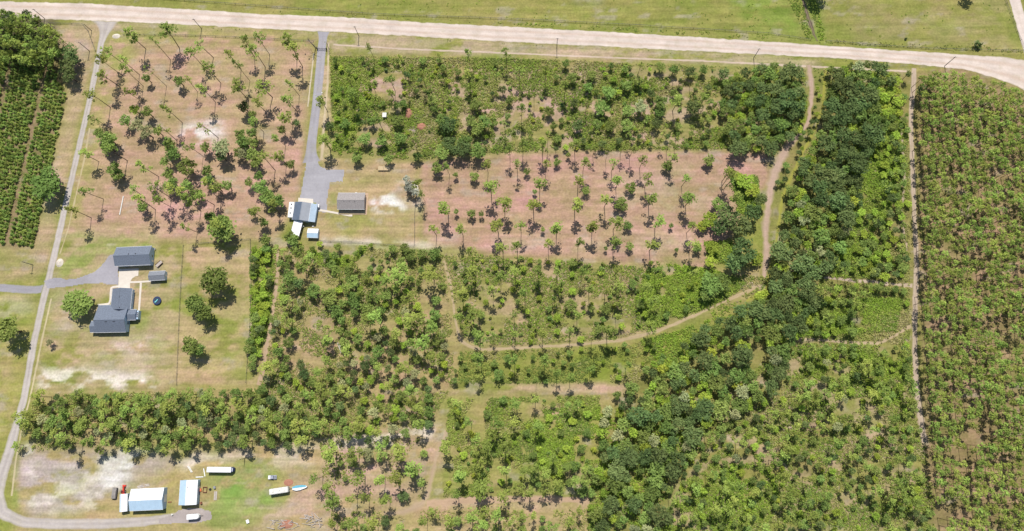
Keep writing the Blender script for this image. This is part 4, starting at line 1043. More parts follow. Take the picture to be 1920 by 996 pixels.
many('mid', 160, 40, A8, [(1390,890,95),(915,850,70)], ML)
many('lime', 160, 150, A8, [(720,440,80)], ML)
many('mid', 160, 150, A8, [(920,480,95),(590,610,95),(210,790,80),(330,870,110),(300,980,85),(1080,770,80),(1230,930,85)], ML)
many('grey', 160, 150, A8, [(780,680,110),(900,780,110)], ML)
many('mid', 380, 150, A8, [(740,520,70),(1180,740,75),(560,830,100),(740,790,90),(620,930,110)], ML)
many('oak', 380, 150, A8, [(610,400,100),(1395,650,62)], ML)
many('mid', 240, 260, A8, [(620,100,110),(670,220,130),(560,340,80),(880,440,150),(600,520,100),(640,690,125),(860,710,110),(1020,830,105),(830,860,70),(1180,480,95),(1200,610,95),(1330,730,100),(1480,700,90),(1150,130,90)], ML)
many('grey', 240, 260, A8, [(1390,130,150),(1700,230,80)], ML)
many('oak', 240, 260, A8, [(1390,260,90)], ML)
many('mid', 240, 360, A8, [(210,230,90),(1850,300,65)], ML)
many('mid', 400, 260, A8, [(1150,380,80),(670,560,80),(530,650,75),(700,720,130),(830,890,115),(960,920,95),(570,230,110),(630,350,110),(440,60,100),(600,60,90),(370,210,80)], ML)
many('mid', 440, 360, A8, [(430,450,80),(480,60,120),(660,140,100),(880,720,105),(460,720,90)], ML)
many('mid', 0, 250, A4, [(850,265,62),(880,310,50),(800,40,75),(810,105,55)], ML)
many('round', 240, 360, A8, [(1390,550,215),(1230,370,90)], "oak", hs=.8)
many('round', 240, 360, A8, [(1390,450,130)], "oak", hs=1.25)
many('round', 0, 250, A4, [(345,375,118)], "oak", hs=.75)
many('oak', 0, 0, A4, [(515,390,72),(495,500,72),(545,445,50),(520,570,55)], "oak", hs=.9)
many('round', 0, 500, A4, [(575,270,108)], "oak", hs=.62)
many('round', 0, 500, A4, [(50,470,92),(1605,100,104),(1460,275,72),(1525,345,64),(1425,590,70),(1490,620,42)], "oak", hs=1.1)
many('grey', 0, 500, A4, [(370,565,30)], "yard", hs=.6)
many('bushd', 1440, 0, A4, [(1565,335,35)], "pasture"); many('oak', 1440, 0, A4, [(385,-120,95),(1525,-95,60)], "pasture")
many('bushd', 1440, 0, A4, [(1030,290,12)], "pasture")
many('pale', 480, 250, A4, [(1145,400,50),(1120,340,30),(1190,440,32)], "yard")
# --- the clearing right of centre
CL = "clearing"
many('pine', 960, 250, A4, [(35,215,30),(210,360,38),(255,215,30),(545,210,34),(985,185,32),(1210,170,35),(800,345,38),(1025,330,36),(1310,330,34),(1625,290,42),(505,350,45),(160,530,48),(480,525,48),(710,490,46),(1055,480,50),(1340,480,48),(65,685,35),(340,690,45),(615,680,45),(780,665,45),(1105,650,45),(35,835,36),(275,820,30),(505,810,28),(780,810,46),(1060,830,50),(1370,830,42),(1350,690,35),(80,60,35),(230,80,38),(480,70,38),(720,130,20),(905,110,25)], CL)
many('pine_thin', 960, 250, A4, [(765,215,28),(1640,350,32)], CL)
many('pine', 960, 250, A4, [(1690,455,1600,530,36),(1640,290,1565,400,40)], CL)
many('pine', 480, 250, A4, [(1420,240,26),(1720,220,30),(1745,400,50),(1850,520,48),(1410,550,52),(1320,710,38),(1525,710,42),(1800,690,50),(1835,850,48),(1200,370,30),(1890,110,30),(1230,445,20),(1600,870,36),(500,40,40),(720,10,30),(1170,50,30)], CL)
many('mid', 960, 250, A4, [(335,215,34),(115,285,30),(420,160,22),(170,435,22),(550,430,36),(890,400,50),(1475,200,52),(1165,245,48),(810,530,62),(865,690,42),(1190,690,22),(880,840,34),(1230,870,20),(700,860,18),(1540,530,58),(1385,850,42),(230,720,22)], CL, hs=.7)
many('mid', 480, 250, A4, [(1630,320,42),(1490,310,24),(1495,585,22),(1610,600,38),(1685,600,24),(1350,260,52),(1205,170,40),(755,180,46),(990,190,42),(810,40,55),(935,60,50),(1080,40,55),(1400,140,65),(1110,850,40),(1150,910,55),(1330,900,55),(1240,900,45),(260,780,55),(420,860,25)], CL, hs=.8)
many('oak', 480, 250, A4, [(1530,110,75),(1440,70,60)], CL, hs=.9); many('mid', 480, 250, A4, [(1660,130,70),(1560,60,60)], CL)
many('oak', 960, 250, A4, [(1620,620,90),(1800,590,75),(1700,700,90),(1560,700,70),(1720,880,110),(1660,960,80),(1860,500,55)], "thicket")
many('lime', 960, 250, A4, [(1750,360,70),(1690,330,45),(1800,430,60),(1480,650,70),(1420,690,50),(1500,850,60),(1830,930,60),(1480,960,50)], "thicket", hs=.6)
# --- brush north of the clearing
TB = "upper brush"
many('pine', 480, 0, A4, [(840,345,26),(1075,430,28),(1580,385,25),(1865,380,30),(1580,545,34),(1240,560,26),(1000,590,34),(720,690,38),(1000,690,38),(690,590,30)], TB)
many('pine_thin', 480, 0, A4, [(1365,420,20),(1790,530,20),(850,600,20),(900,880,30)], TB)
many('pine', 960, 0, A4, [(55,520,28),(250,515,28),(400,630,34),(68,800,28),(1240,740,45),(1440,730,38),(1700,590,35)], TB)
many('pine_thin', 960, 0, A4, [(165,650,20),(965,480,26),(1240,490,25),(1450,880,25)], TB)
many('mid', 480, 0, A4, [(1400,510,28),(1320,745,45),(1640,780,52),(1060,900,50),(670,920,42),(865,910,40),(1100,770,38),(1050,790,32),(1200,680,24),(1330,810,36),(1600,900,50),(1880,870,30),(1890,750,34),(590,450,28),(690,530,20),(640,665,18)], TB, hs=.8)
many('oak', 480, 0, A4, [(1440,930,70),(550,940,36),(1440,760,18)], TB, hs=.8)
many('mid', 480, 0, A4, [(1700,910,60),(1380,900,50),(1650,960,60)], TB)
many('mid', 960, 0, A4, [(445,580,46),(595,560,44),(570,650,42),(330,575,26),(720,690,62),(670,800,70),(860,640,46),(940,600,42),(740,490,26),(400,475,36),(1110,500,46),(1210,520,42),(1430,520,40),(1110,770,62),(1100,840,45),(870,830,55),(280,830,46),(310,940,34),(640,930,42),(740,940,46),(860,940,56),(1240,940,36),(1650,920,55),(1210,690,32)], TB, hs=.8)
many('oak', 960, 0, A4, [(1330,540,44),(1580,550,50),(1350,800,65),(490,940,46),(1080,920,46),(1690,650,52),(1770,640,52),(1640,770,50),(1850,750,55)], TB, hs=.8)
many('grey', 960, 0, A4, [(960,800,56)], TB, hs=.8)
# --- the wood beside the ditch, top right
many('oak', 1440, 0, A4, [(130,550,62),(60,660,70),(140,740,90),(60,800,70),(230,800,60),(180,860,50),(520,550,60),(560,640,80),(640,700,70),(850,520,65),(620,800,75),(480,790,70),(560,890,70),(1045,555,28),(430,860,50),(1150,680,48),(500,900,50)], "ditch wood", iso=True)
many('mid', 1440, 0, A4, [(720,560,55),(770,650,42),(690,630,32),(800,800,55),(800,900,55),(690,860,55),(20,560,60),(100,930,60),(1230,610,50)], "ditch wood")
many('lime', 1440, 0, A4, [(960,600,45),(900,690,60),(980,760,50),(880,790,50),(950,680,45)], "ditch wood", hs=.6)
# --- below the clearing
SB = "lower brush"
many('pine', 960, 500, A4, [(195,30,35),(340,30,38),(530,30,28),(795,20,38),(20,30,38),(325,160,34),(95,190,32),(590,160,38),(810,150,46),(1010,150,36),(20,500,34),(235,500,40),(440,480,36),(730,480,46),(1045,450,36),(15,690,38),(245,690,38),(340,790,36),(630,650,36)], SB)
many('pine_thin', 960, 500, A4, [(1100,20,28),(180,340,22),(10,370,24),(610,510,22),(1090,320,14),(1190,200,25)], SB)
many('mid', 960, 500, A4, [(440,290,56),(700,310,54),(590,310,34),(650,470,40),(430,650,30),(1480,130,100),(1560,110,80),(1460,200,70),(900,130,40),(960,280,40)], SB, hs=.75)
many('pine', 480, 500, A4, [(1620,30,46),(1760,170,38),(1510,370,34),(1610,350,60),(1660,520,46),(1665,680,44),(1530,190,50),(1820,70,36),(1300,60,62),(1050,40,66),(880,380,50),(1220,370,56),(830,100,34),(1140,560,34),(480,440,38),(1230,560,50)], SB)
many('mid', 480, 500, A4, [(1345,250,44),(1340,560,34),(1810,810,46),(1880,690,38),(1570,850,22),(1480,850,28),(1350,850,34),(1490,780,18),(1680,360,38),(720,110,60),(540,230,80),(730,250,70),(830,320,60),(430,180,60),(250,80,70),(600,330,60)], SB, hs=.8)
many('pine', 480, 746, A4, [(1500,40,42),(1800,190,38),(1715,370,42),(1860,350,40),(1420,370,50),(1520,570,52),(1860,540,46),(1490,730,36),(1690,690,60),(1840,740,46),(1210,190,45),(1160,520,56),(1040,590,48),(1050,410,60),(930,390,44),(720,410,52),(540,420,52),(760,610,52),(915,610,42),(550,770,52),(430,610,34),(960,760,42),(800,740,38),(870,930,48),(1250,920,34),(1440,930,50),(1600,890,50),(1800,880,50)], "south pines")
many('pine_thin', 480, 746, A4, [(1590,180,32),(700,745,30),(755,915,22)], "south pines")
many('grey', 480, 746, A4, [(830,420,56),(880,110,44)], "south pines")
many('oak', 480, 746, A4, [(1100,730,48),(960,920,44),(1290,200,40)], "south pines", hs=.7)
many('mid', 480, 746, A4, [(1500,920,42),(1180,560,40),(720,480,50)], "south pines", hs=.8)
many('pine', 0, 746, A4, [(130,350,175,352,35),(180,200,290,228,40),(450,330,622,340,42),(420,60,600,45,36),(640,330,780,340,36),(790,320,790,390,30)], "west pines")
# --- the dense woods, filled by zone
ALLT = np.concatenate([P[::2] for P in TRACKS])
def on_track(u, v, pad=3.0):
    return bool((np.hypot(ALLT[:, 0]-u, ALLT[:, 1]-v) < ALLT[:, 2]+pad).any())
def fill(zone, poly, mix, tries, gap=.55, gate=None, pad=3.0, nsc=22., mx=10**6, avoid=None):
    xs = [p[0] for p in poly]; ys = [p[1] for p in poly]; n = 0
    kinds = [m[0] for m in mix]; wts = [m[1] for m in mix]
    U = rng.uniform(min(xs), max(xs), tries); Vv = rng.uniform(min(ys), max(ys), tries); ok = inpoly(U, Vv, poly)
    if avoid:
        for a_ in avoid: ok &= ~inpoly(U, Vv, a_)
    for u, v, o_ in zip(U, Vv, ok):
        if not o_: continue
        k = random.choices(mix, wts)[0]; rad = random.uniform(*k[2]); hs = random.uniform(.85, 1.12)*(k[3] if len(k) > 3 else 1)
        R0, HC, HT = SPEC[k[0]]; rs = rad/R0
        h2 = hs*(.55+.45*rs) if k[0] in ('oak', 'mid', 'lime', 'grey') else hs*(rs if k[0][:4] == 'bush' else 1)
        P = G(u, v, HC*h2); B = Vector((P.x, P.y, 0))
        if gate and vnoise(B.x/nsc, B.y/nsc, 7)+.25*vnoise(B.x/5, B.y/5, 8) < gate: continue
        if occ(B, rad*gap): continue
        bu, bv = pix(np.array([B.x]), np.array([B.y]))
        if on_track(bu[0], bv[0], pad): continue
        put(k[0], u, v, rad, hs, zone=zone); n += 1
        if n >= mx: break
    return n
BELT = [(1556,128),(1640,118),(1672,145),(1660,230),(1625,300),(1600,380),(1575,480),(1545,520),(1520,600),(1480,660),(1470,720),(1420,770),(1330,790),(1290,860),(1260,930),(1240,1000),(1100,1000),(1110,900),(1130,850),(1125,780),(1190,700),(1250,665),(1310,620),(1400,575),(1440,540),(1462,480),(1470,400),(1492,330),(1520,280),(1546,225),(1552,180)]
NW = [(-30,24),(62,26),(100,60),(118,95),(105,112),(-30,118)]
fill("corner wood", NW, [('oak',3,(2.4,3.8),1.4),('pine',6,(1.9,2.8),1.0),('mid',2.5,(2.2,3.4),1.5)], 1500, .62)
SOUTH = [(900,640),(1200,640),(1330,600),(1440,620),(1460,1100),(900,1100)]
fill("belt wood", BELT, [('oak',5,(4.4,6.6),.95),('mid',2.5,(3.8,5.4),.95)], 500, .60, pad=-6, avoid=[SOUTH])
fill("belt wood", BELT, [('oak',6,(2.4,4.6),1.05),('mid',5,(2.2,4.0),1.0),('grey',.7,(2.4,3.6),1.0),('lime',2.0,(2.0,3.4),.9)], 7000, .56, pad=-6, avoid=[SOUTH])
fill("belt wood", BELT, [('oak',4,(4.2,6.2),.95),('mid',2.5,(3.8,5.4),.95)], 250, .7, .30, pad=0, nsc=14.)
fill("belt wood", BELT, [('oak',3.4,(2.2,4.6),1.1),('mid',5,(2.0,4.2),1.0),('grey',1.3,(2.2,4.0),1.1),('lime',3.2,(1.8,3.6),.9)], 5000, .66, .30, pad=0, nsc=14.)
fill("wooded corner", [(1360,150),(1440,122),(1500,128),(1512,190),(1500,250),(1440,285),(1380,280),(1350,220)], [('oak',4,(3.0,5.6),.9),('mid',5,(1.9,3.6),.9),('lime',2,(1.6,2.6),.7)], 1300, .62, pad=-2)
fill("wooded corner", [(1522,215),(1534,225),(1500,290),(1468,345),(1452,350),(1470,300),(1500,262)], [('oak',3,(1.4,2.4),.7),('mid',3,(1.3,2.4),.7)], 90, .8, pad=-3)
fill("lime brush", [(1600,290),(1640,240),(1680,160),(1702,180),(1704,530),(1560,520),(1580,400)], [('lime',3,(1.6,2.8),.55),('mid',2,(1.8,3.2),.7),('oak',.8,(1.8,3),.8),('pine_thin',.7,(1.4,1.9),.9)], 900, .8, .34)
fill("lime brush", [(1545,530),(1704,540),(1704,620),(1480,632),(1520,590)], [('lime',2,(1.6,2.6),.5),('mid',2,(1.8,3.0),.7),('pine_thin',2,(1.5,2.1),.9),('pine',1,(1.7,2.2),.9)], 450, .9, .5)
fill("south-east brush", [(1300,800),(1470,700),(1500,650),(1704,650),(1716,720),(1730,850),(1750,1000),(1240,1000),(1270,900)], [('pine',3.6,(1.7,2.6),.85),('mid',2.6,(1.5,2.8),.75),('lime',1.2,(1.5,2.4),.6),('oak',1.0,(1.5,2.6),.8),('grey',.3,(2,3),.9)], 1500, 1.3, .42)
fill("lime brush", [(1660,210),(1702,170),(1706,530),(1640,524),(1655,400)], [('lime',2,(1.2,2.2),.5),('mid',3,(1.2,2.4),.7),('pine_thin',.8,(1.3,1.8),.9)], 260, 1.2)
fill("south-east brush", [(1540,640),(1706,640),(1712,700),(1560,690)], [('lime',2,(1.2,2.2),.5),('mid',3,(1.2,2.4),.7),('pine',1,(1.6,2.2),.9)], 90, 1.2)
fill("south field", [(860,668),(1180,640),(1240,625),(1210,700),(1170,716),(860,718)], [('mid',3,(1.2,2.2),.7),('lime',2,(1.1,1.9),.6),('pine',1.5,(1.6,2.2),.85)], 110, 1.6)
fill("wooded corner", [(1536,135),(1552,135),(1546,215),(1532,250),(1500,300),(1486,300),(1524,230)], [('mid',3,(1.0,1.9),.7),('lime',2,(1.0,1.8),.6)], 70, .9, pad=-3)
# plantation on the right: rows running down the picture
PLP = [(1727,140),(1790,134),(1858,150),(1990,190),(1990,1010),(1772,1010),(1754,860),(1738,700),(1731,400)]
cs = [G(u, v) for u, v in [(1722,140),(1730,996),(1990,996),(2010,140)]]
xa, xb = min(c.x for c in cs)-10, max(c.x for c in cs)+5; ya, yb = min(c.y for c in cs), max(c.y for c in cs)
R_, HC_, HT_ = SPEC['plant']; kx = xa; row = 0
while kx < xb:
    ky = ya+random.uniform(0, 3)
    while ky < yb:
        B = Vector((kx+random.gauss(0, .3)+(ky*.02)+1.2*math.sin(ky/37), ky+random.gauss(0, .4), 0)); hs = random.uniform(.82, 1.08)
        u, v = pix(np.array([B.x]), np.array([B.y]), HC_*hs); u, v = float(u[0]), float(v[0])
        if bool(inpoly(u, v, PLP)) and random.random() > .12 and not (v > 290 and vnoise(B.x/8, B.y/8, 55)+.3*vnoise(B.x/3, B.y/3, 56) < .34):
            put('plant', u, v, random.uniform(1.85, 2.65), hs, zone="plantation")
        ky += random.uniform(3.1, 4.3)
    kx += 4.0; row += 1
# young pines on the left: rows parallel to the lane
e0, e1 = G(122, 178, 1.6), G(60, 462, 1.6); dr = (e1-e0).normalized(); nr = Vector((dr.y, -dr.x, 0))
if nr.x > 0: nr = -nr
SAPP = [(-60,104),(96,110),(104,140),(122,178),(60,462),(-60,455)]
for r_ in range(0, 40):
    if r_ in (6, 15): continue
    t_ = -70.
    while t_ < 120:
        B = e0+nr*(r_*2.35+random.gauss(0, .25)+.8)+dr*t_
        u, v = pix(np.array([B.x]), np.array([B.y]), 1.6); u, v = float(u[0]), float(v[0])
        if bool(inpoly(u, v, SAPP)) and random.random() > .07: put('sap', u, v, random.uniform(.85, 1.3), random.uniform(.75, 1.1), zone="saplings")
        t_ += random.uniform(1.7, 2.5)
# woods left of centre and below the paddock
fill("middle wood", [(500,470),(560,452),(640,470),(700,520),(760,540),(826,600),(842,690),(800,800),(700,835),(600,800),(500,830),(470,760),(490,690),(515,600)],
     [('mid',4,(2.2,3.6),.95),('pine',2.6,(2.2,3.2),.7),('oak',1.,(2,3.2),.9),('grey',.7,(2,3),.9),('lime',1.4,(1.6,2.8),.7)], 1500, .98, .33)
fill("middle wood", [(470,466),(500,462),(512,600),(500,640),(478,700),(462,660),(476,600)], [('mid',3,(2,3.2),.8),('lime',3,(1.8,2.8),.6),('oak',1,(2,3),.8)], 300, .6)
fill("south-west wood", [(62,742),(240,738),(470,735),(520,760),(600,800),(580,835),(440,838),(300,842),(120,838),(40,815),(30,780)],
     [('pine',4,(2.4,3.4),.75),('mid',3,(2.2,3.4),.9),('oak',1.3,(2,3),.8),('grey',.5,(2,3),.9)], 1300, .85, .26)
fill("upper brush", [(622,108),(960,114),(1440,134),(1420,270),(1180,278),(930,282),(780,295),(622,280)], [('mid',3,(1.2,2.6),.7),('oak',1,(1.4,2.8),.8),('pine_thin',1.2,(1.3,1.8),.9),('lime',1.2,(1.2,2.2),.6)], 420, 1.7, .46)
fill("lower brush", [(840,475),(1320,505),(1330,590),(1180,632),(960,645),(870,640),(850,600)], [('mid',2,(1.3,2.6),.7),('pine',2,(1.7,2.4),.8),('lime',1.5,(1.3,2.4),.6)], 240, 1.9, .45)
fill("lower brush", [(560,452),(830,468),(830,540),(700,520),(640,480)], [('mid',3,(1.3,2.8),.8),('lime',1,(1.3,2.4),.6)], 120, 1.3, .3)
fill("south field", [(860,665),(1180,655),(1170,712),(860,718)], [('pine',2,(1.8,2.4),.85),('mid',1,(1.2,2.2),.7)], 60, 2.5)
fill("south field", [(850,750),(1120,745),(1110,925),(840,925)], [('pine',3,(1.9,2.7),.85),('mid',1.5,(1.6,2.8),.7),('lime',1,(1.6,2.6),.5)], 150, 1.9)
fill("south field", [(990,880),(1110,870),(1110,925),(990,925)], [('mid',3,(2.4,3.6),.8),('pine',2,(2.2,3),.8)], 120, .8)
fill("south field", [(620,960),(1110,958),(1110,1000),(620,1000)], [('pine',3,(1.9,2.7),.8),('mid',2,(1.6,2.6),.7)], 90, 1.4)
fill("south pines", [(600,830),(800,820),(790,930),(610,950)], [('pine',3,(1.9,2.7),.85),('mid',1,(1.6,2.6),.7)], 40, 2.0)
# low round shrubs that stand on their own in the brush
fill("brush shrubs", [(622,108),(1440,134),(1420,270),(1180,278),(930,282),(780,295),(622,280)], [('bushl',2,(.8,1.6)),('bush',2,(.8,1.6)),('bushd',1,(.7,1.3))], 230, .9)
fill("brush shrubs", [(840,475),(1320,505),(1330,590),(1180,632),(960,645),(870,640)], [('bushl',2,(.8,1.7)),('bush',2,(.8,1.6))], 150, .9)
fill("brush shrubs", [(1300,800),(1500,650),(1704,650),(1750,1000),(1240,1000)], [('bushl',2,(.8,1.7)),('bush',2,(.8,1.6)),('bushd',1,(.8,1.4))], 190, .9)
fill("brush shrubs", [(850,750),(1120,745),(1110,925),(840,925)], [('bushl',2,(.8,1.7)),('bush',1,(.8,1.6))], 70, .9)

# ---------------------------------------------------------------- linking plants
NAMES = {'round': 'oak_tree', 'pine': 'pine_tree', 'pine_thin': 'pine_tree', 'plant': 'plantation_pine', 'oak': 'oak_tree', 'mid': 'broadleaf_tree', 'lime': 'broadleaf_tree',
         'grey': 'mossy_tree', 'pale': 'lichen_tree', 'sap': 'pine_sapling', 'bush': 'shrub', 'bushl': 'shrub', 'bushd': 'shrub', 'dead': 'bare_tree'}
CATS = {'pine_tree': 'pine', 'plantation_pine': 'pine', 'oak_tree': 'tree', 'broadleaf_tree': 'tree', 'mossy_tree': 'tree', 'lichen_tree': 'tree', 'pine_sapling': 'sapling', 'shrub': 'shrub', 'bare_tree': 'tree'}
LM = {"the detached garage": (250,482), "the big farmhouse": (210,590), "the trampoline": (295,564), "the garden shed": (296,517), "the workshop": (572,397), "the cottage": (659,380),
      "the white carport": (556,425), "the driveway gate": (604,93), "the lane junction": (200,50), "the fallen bleached log": (228,386), "the tan flatbed trailer": (718,315), "the white bus": (412,882),
      "the big barn": (275,937), "the pole barn": (354,925), "the pickup truck": (510,895), "the off-white camper": (522,921), "the boat": (561,916), "the cream pump shed": (722,218),
      "the red soil mound": (766,213), "the pole near the driveway mouth": (673,68), "the pole near mid road": (1044,90), "the wooded corner's pole": (1413,109), "the ditch mouth": (1530,80),
      "the clearing's top left corner": (800,305), "the clearing's top right corner": (1470,280), "the thicket in the clearing": (1390,400), "the clearing's bottom right corner": (1320,500), "the clearing's bottom left corner": (800,470),
      "the forest track's bend": (865,643), "the forest track's east end": (1374,558), "the white rubble heap": (775,352), "the lane's lower bend": (10,960), "the sand road's right bend": (1840,120),
      "the east track crossing": (1716,537), "the curving track's end": (1488,636), "the brush pile at the bottom": (530,985), "the bleached fallen trunk": (637,652), "the south track's top": (838,806),
      "the paddock's bottom right corner": (462,718), "the paddock's top right corner": (470,450), "the photo's bottom right corner": (1920,996), "the bottom edge's middle": (960,996), "the mown lot's top right corner": (588,66),
      "the sapling rows' lower tip": (60,460), "the path junction below the thicket": (1437,520), "the middle of the mown lot": (390,230), "the middle of the clearing": (1080,400), "the pink dirt track's end": (1105,938)}
ORD = ["", "", "second ", "third ", "fourth ", "fifth ", "sixth ", "seventh ", "eighth ", "ninth ", "tenth ", "eleventh ", "twelfth "]
LOOK = {'pine': "tall feathery pine", 'pine_thin': "thin sparse pine", 'oak': "dark oak", 'round': "spreading green oak", 'mid': "bushy green tree", 'lime': "lime-green tree",
        'grey': "grey mossy tree", 'pale': "pale lichened tree", 'dead': "bare dead tree", 'bushd': "dark shrub", 'bush': "green shrub", 'bushl': "lime shrub"}
ZP = {"mown lot": "in the mown lot", "clearing": "in the clearing", "thicket": "in the clearing's thicket", "oak": "on open ground", "yard": "in the yard", "pasture": "in the pasture", "upper brush": "in the upper brush",
      "ditch wood": "beside the grassy ditch", "lower brush": "in the middle brush", "south pines": "in the lower scrub", "west pines": "above the bottom-left sand lot"}
DENSE = {'pine': "tall pine", 'pine_thin': "thin sparse pine", 'oak': "dark round-crowned oak", 'mid': "bushy mid-green tree", 'lime': "low lime-green tree", 'grey': "greyish moss-hung tree"}
isoz = {}
for t_ in TREES:
    if t_['iso']: isoz.setdefault((t_['kind'], t_['zone']), []).append(t_)
for (k_, z_), L_ in isoz.items():
    D = np.array([[math.hypot(q['u']-x, q['v']-y) for (x, y) in LM.values()] for q in L_])
    rk = D.argsort(axis=0).argsort(axis=0)+1; nm = list(LM)
    sc_ = rk*1000+D
    for i, q in enumerate(L_):
        j = int(sc_[i].argmin()); r = int(rk[i, j])
        o_ = ORD[r] if r < len(ORD) else None
        if o_ is None or len(L_) == 1 and False: q['label'] = None; continue
        q['label'] = f"{LOOK[k_]} {ZP[z_]}, {o_}nearest {nm[j]}"
def block(q):
    u, v, z = q['u'], q['v'], q['zone']
    third = lambda a, lo, hi, names: names[min(2, max(0, int((a-lo)/(hi-lo)*3)))]
    nth = lambda a, lo, hi, names: names[min(len(names)-1, max(0, int((a-lo)/(hi-lo)*len(names))))]
    if q['kind'] == 'plant':
        band = nth(v, 140, 996, ("by the sand road", "level with the clearing's top", "level with the clearing", "just above the cross track", "level with the curving track", "below the curving track", "level with the pole-straight track's end", "near the bottom edge"))
        return "plantation pine "+nth(u, 1722, 1920, ("in the rows beside the east track, ", "in the middle rows, ", "in the rows at the right edge, "))+band
    if q['kind'] == 'sap': return "young dense pine, "+nth(u, 0, 122, ("rows at the left frame edge, ", "middle rows, ", "rows nearest the lane, "))+nth(v, 110, 460, ("just below the dark wood", "level with the twin oaks", "level with the mown lot's sand patch", "upper side of the lone oak", "level with the lone oak", "below the lone oak", "at the block's lower end"))
    if z == "belt wood":
        return DENSE[q['kind']]+" in the dark wooded belt, "+nth(v, 120, 996, ("below the sand road", "beside the upper ditch", "beside the lower ditch", "left of the cross track", "left of the curving track", "east of the field", "above the bottom edge", "at the bottom edge"))
    if z == "corner wood": return DENSE[q['kind']]+" in the dark wood at the top left corner"
    if z == "brush shrubs" or q['kind'].startswith('bush'): return LOOK.get(q['kind'], "shrub")+" in the rough brush, "+third(u, 620, 1720, ("left part", "centre part", "right part"))+", "+third(v, 100, 996, ("upper", "middle", "lower"))
    side = third(u, 30, 1720, ("left", "centre", "right")); hgt = third(v, 100, 996, ("upper", "middle", "lower"))
    zn = {"wooded corner": "the wooded corner below the sand road", "lime brush": "the lime brush left of the east track", "south-east brush": "the south-east brush", "middle wood": "the wood below the workshop",
          "south-west wood": "the wood strip above the barns", "upper brush": "the upper brush", "lower brush": "the middle brush", "south field": "the lower green field", "south pines": "the lower scrub"}.get(z, "the "+z)
    return f"{DENSE.get(q['kind'], LOOK.get(q['kind'], 'tree'))} among others in {zn}, {hgt} {side}"
byn = {}
for q in TREES:
    if not (-60 < q['u'] < 1985 and -40 < q['v'] < 1040): continue
    byn.setdefault(NAMES[q['kind']], []).append(q)
stuffV, counts = {}, {}
def rot(q, ang):
    s = Matrix.Diagonal((q['rs'], q['rs'], q['hs'], 1))
    sh = Matrix.Identity(4)                       # a leaning stem
    sh[0][2] = q['tilt'][0]; sh[1][2] = q['tilt'][1]
    return sh @ Matrix.Rotation(ang, 4, 'Z') @ s
def add_plant(q, name):
    V = LIB[q['kind']]; cm, tm = V[random.randrange(len(V))]; ang = random.uniform(0, 6.283)
    tx, ty = q['tilt']; ax = Vector((-ty, tx, 0)); lean = math.atan(math.hypot(tx, ty))
    rr = (Matrix.Rotation(lean, 4, ax) if lean > 1e-4 else Matrix.Identity(4)) @ Matrix.Rotation(ang, 4, 'Z')
    lab = q.get('label'); single = tm is None
    if single: o = bpy.data.objects.new(name, cm)
    else: o = bpy.data.objects.new(name, None); o.empty_display_size = .3
    COL.objects.link(o); o.matrix_world = Matrix.Translation(q['pos']) @ rr @ Matrix.Diagonal((q['rs'], q['rs'], q['hs'], 1))
    if not single:
        for nm_, me in (("trunk", tm), ("crown", cm)):
            c = bpy.data.objects.new(nm_, me); COL.objects.link(c); c.parent = o
    if lab is None: lab = block(q)
    tag(o, lab, CATS[name], lab_group(q, name))
def lab_group(q, name):
    z = q['zone']
    return {'pine_tree': "pine trees", 'plantation_pine': "plantation pines in rows", 'oak_tree': "oak trees", 'broadleaf_tree': "bushy broadleaf trees", 'mossy_tree': "greyish mossy trees",
            'lichen_tree': "pale lichen trees", 'pine_sapling': "young pines in rows", 'shrub': "shrubs", 'bare_tree': "bare trees"}[name]+f" ({z})"
LEAFC = {'round': (.225,.31,.08), 'pine': (.30,.38,.088), 'pine_thin': (.30,.38,.088), 'plant': (.285,.37,.08), 'oak': (.16,.225,.078), 'mid': (.225,.31,.08), 'lime': (.32,.43,.065), 'grey': (.38,.41,.22), 'pale': (.5,.52,.43), 'sap': (.27,.36,.085),
         'bush': (.185,.305,.065), 'bushl': (.32,.43,.065), 'bushd': (.115,.205,.06), 'dead': (.2,.2,.1)}
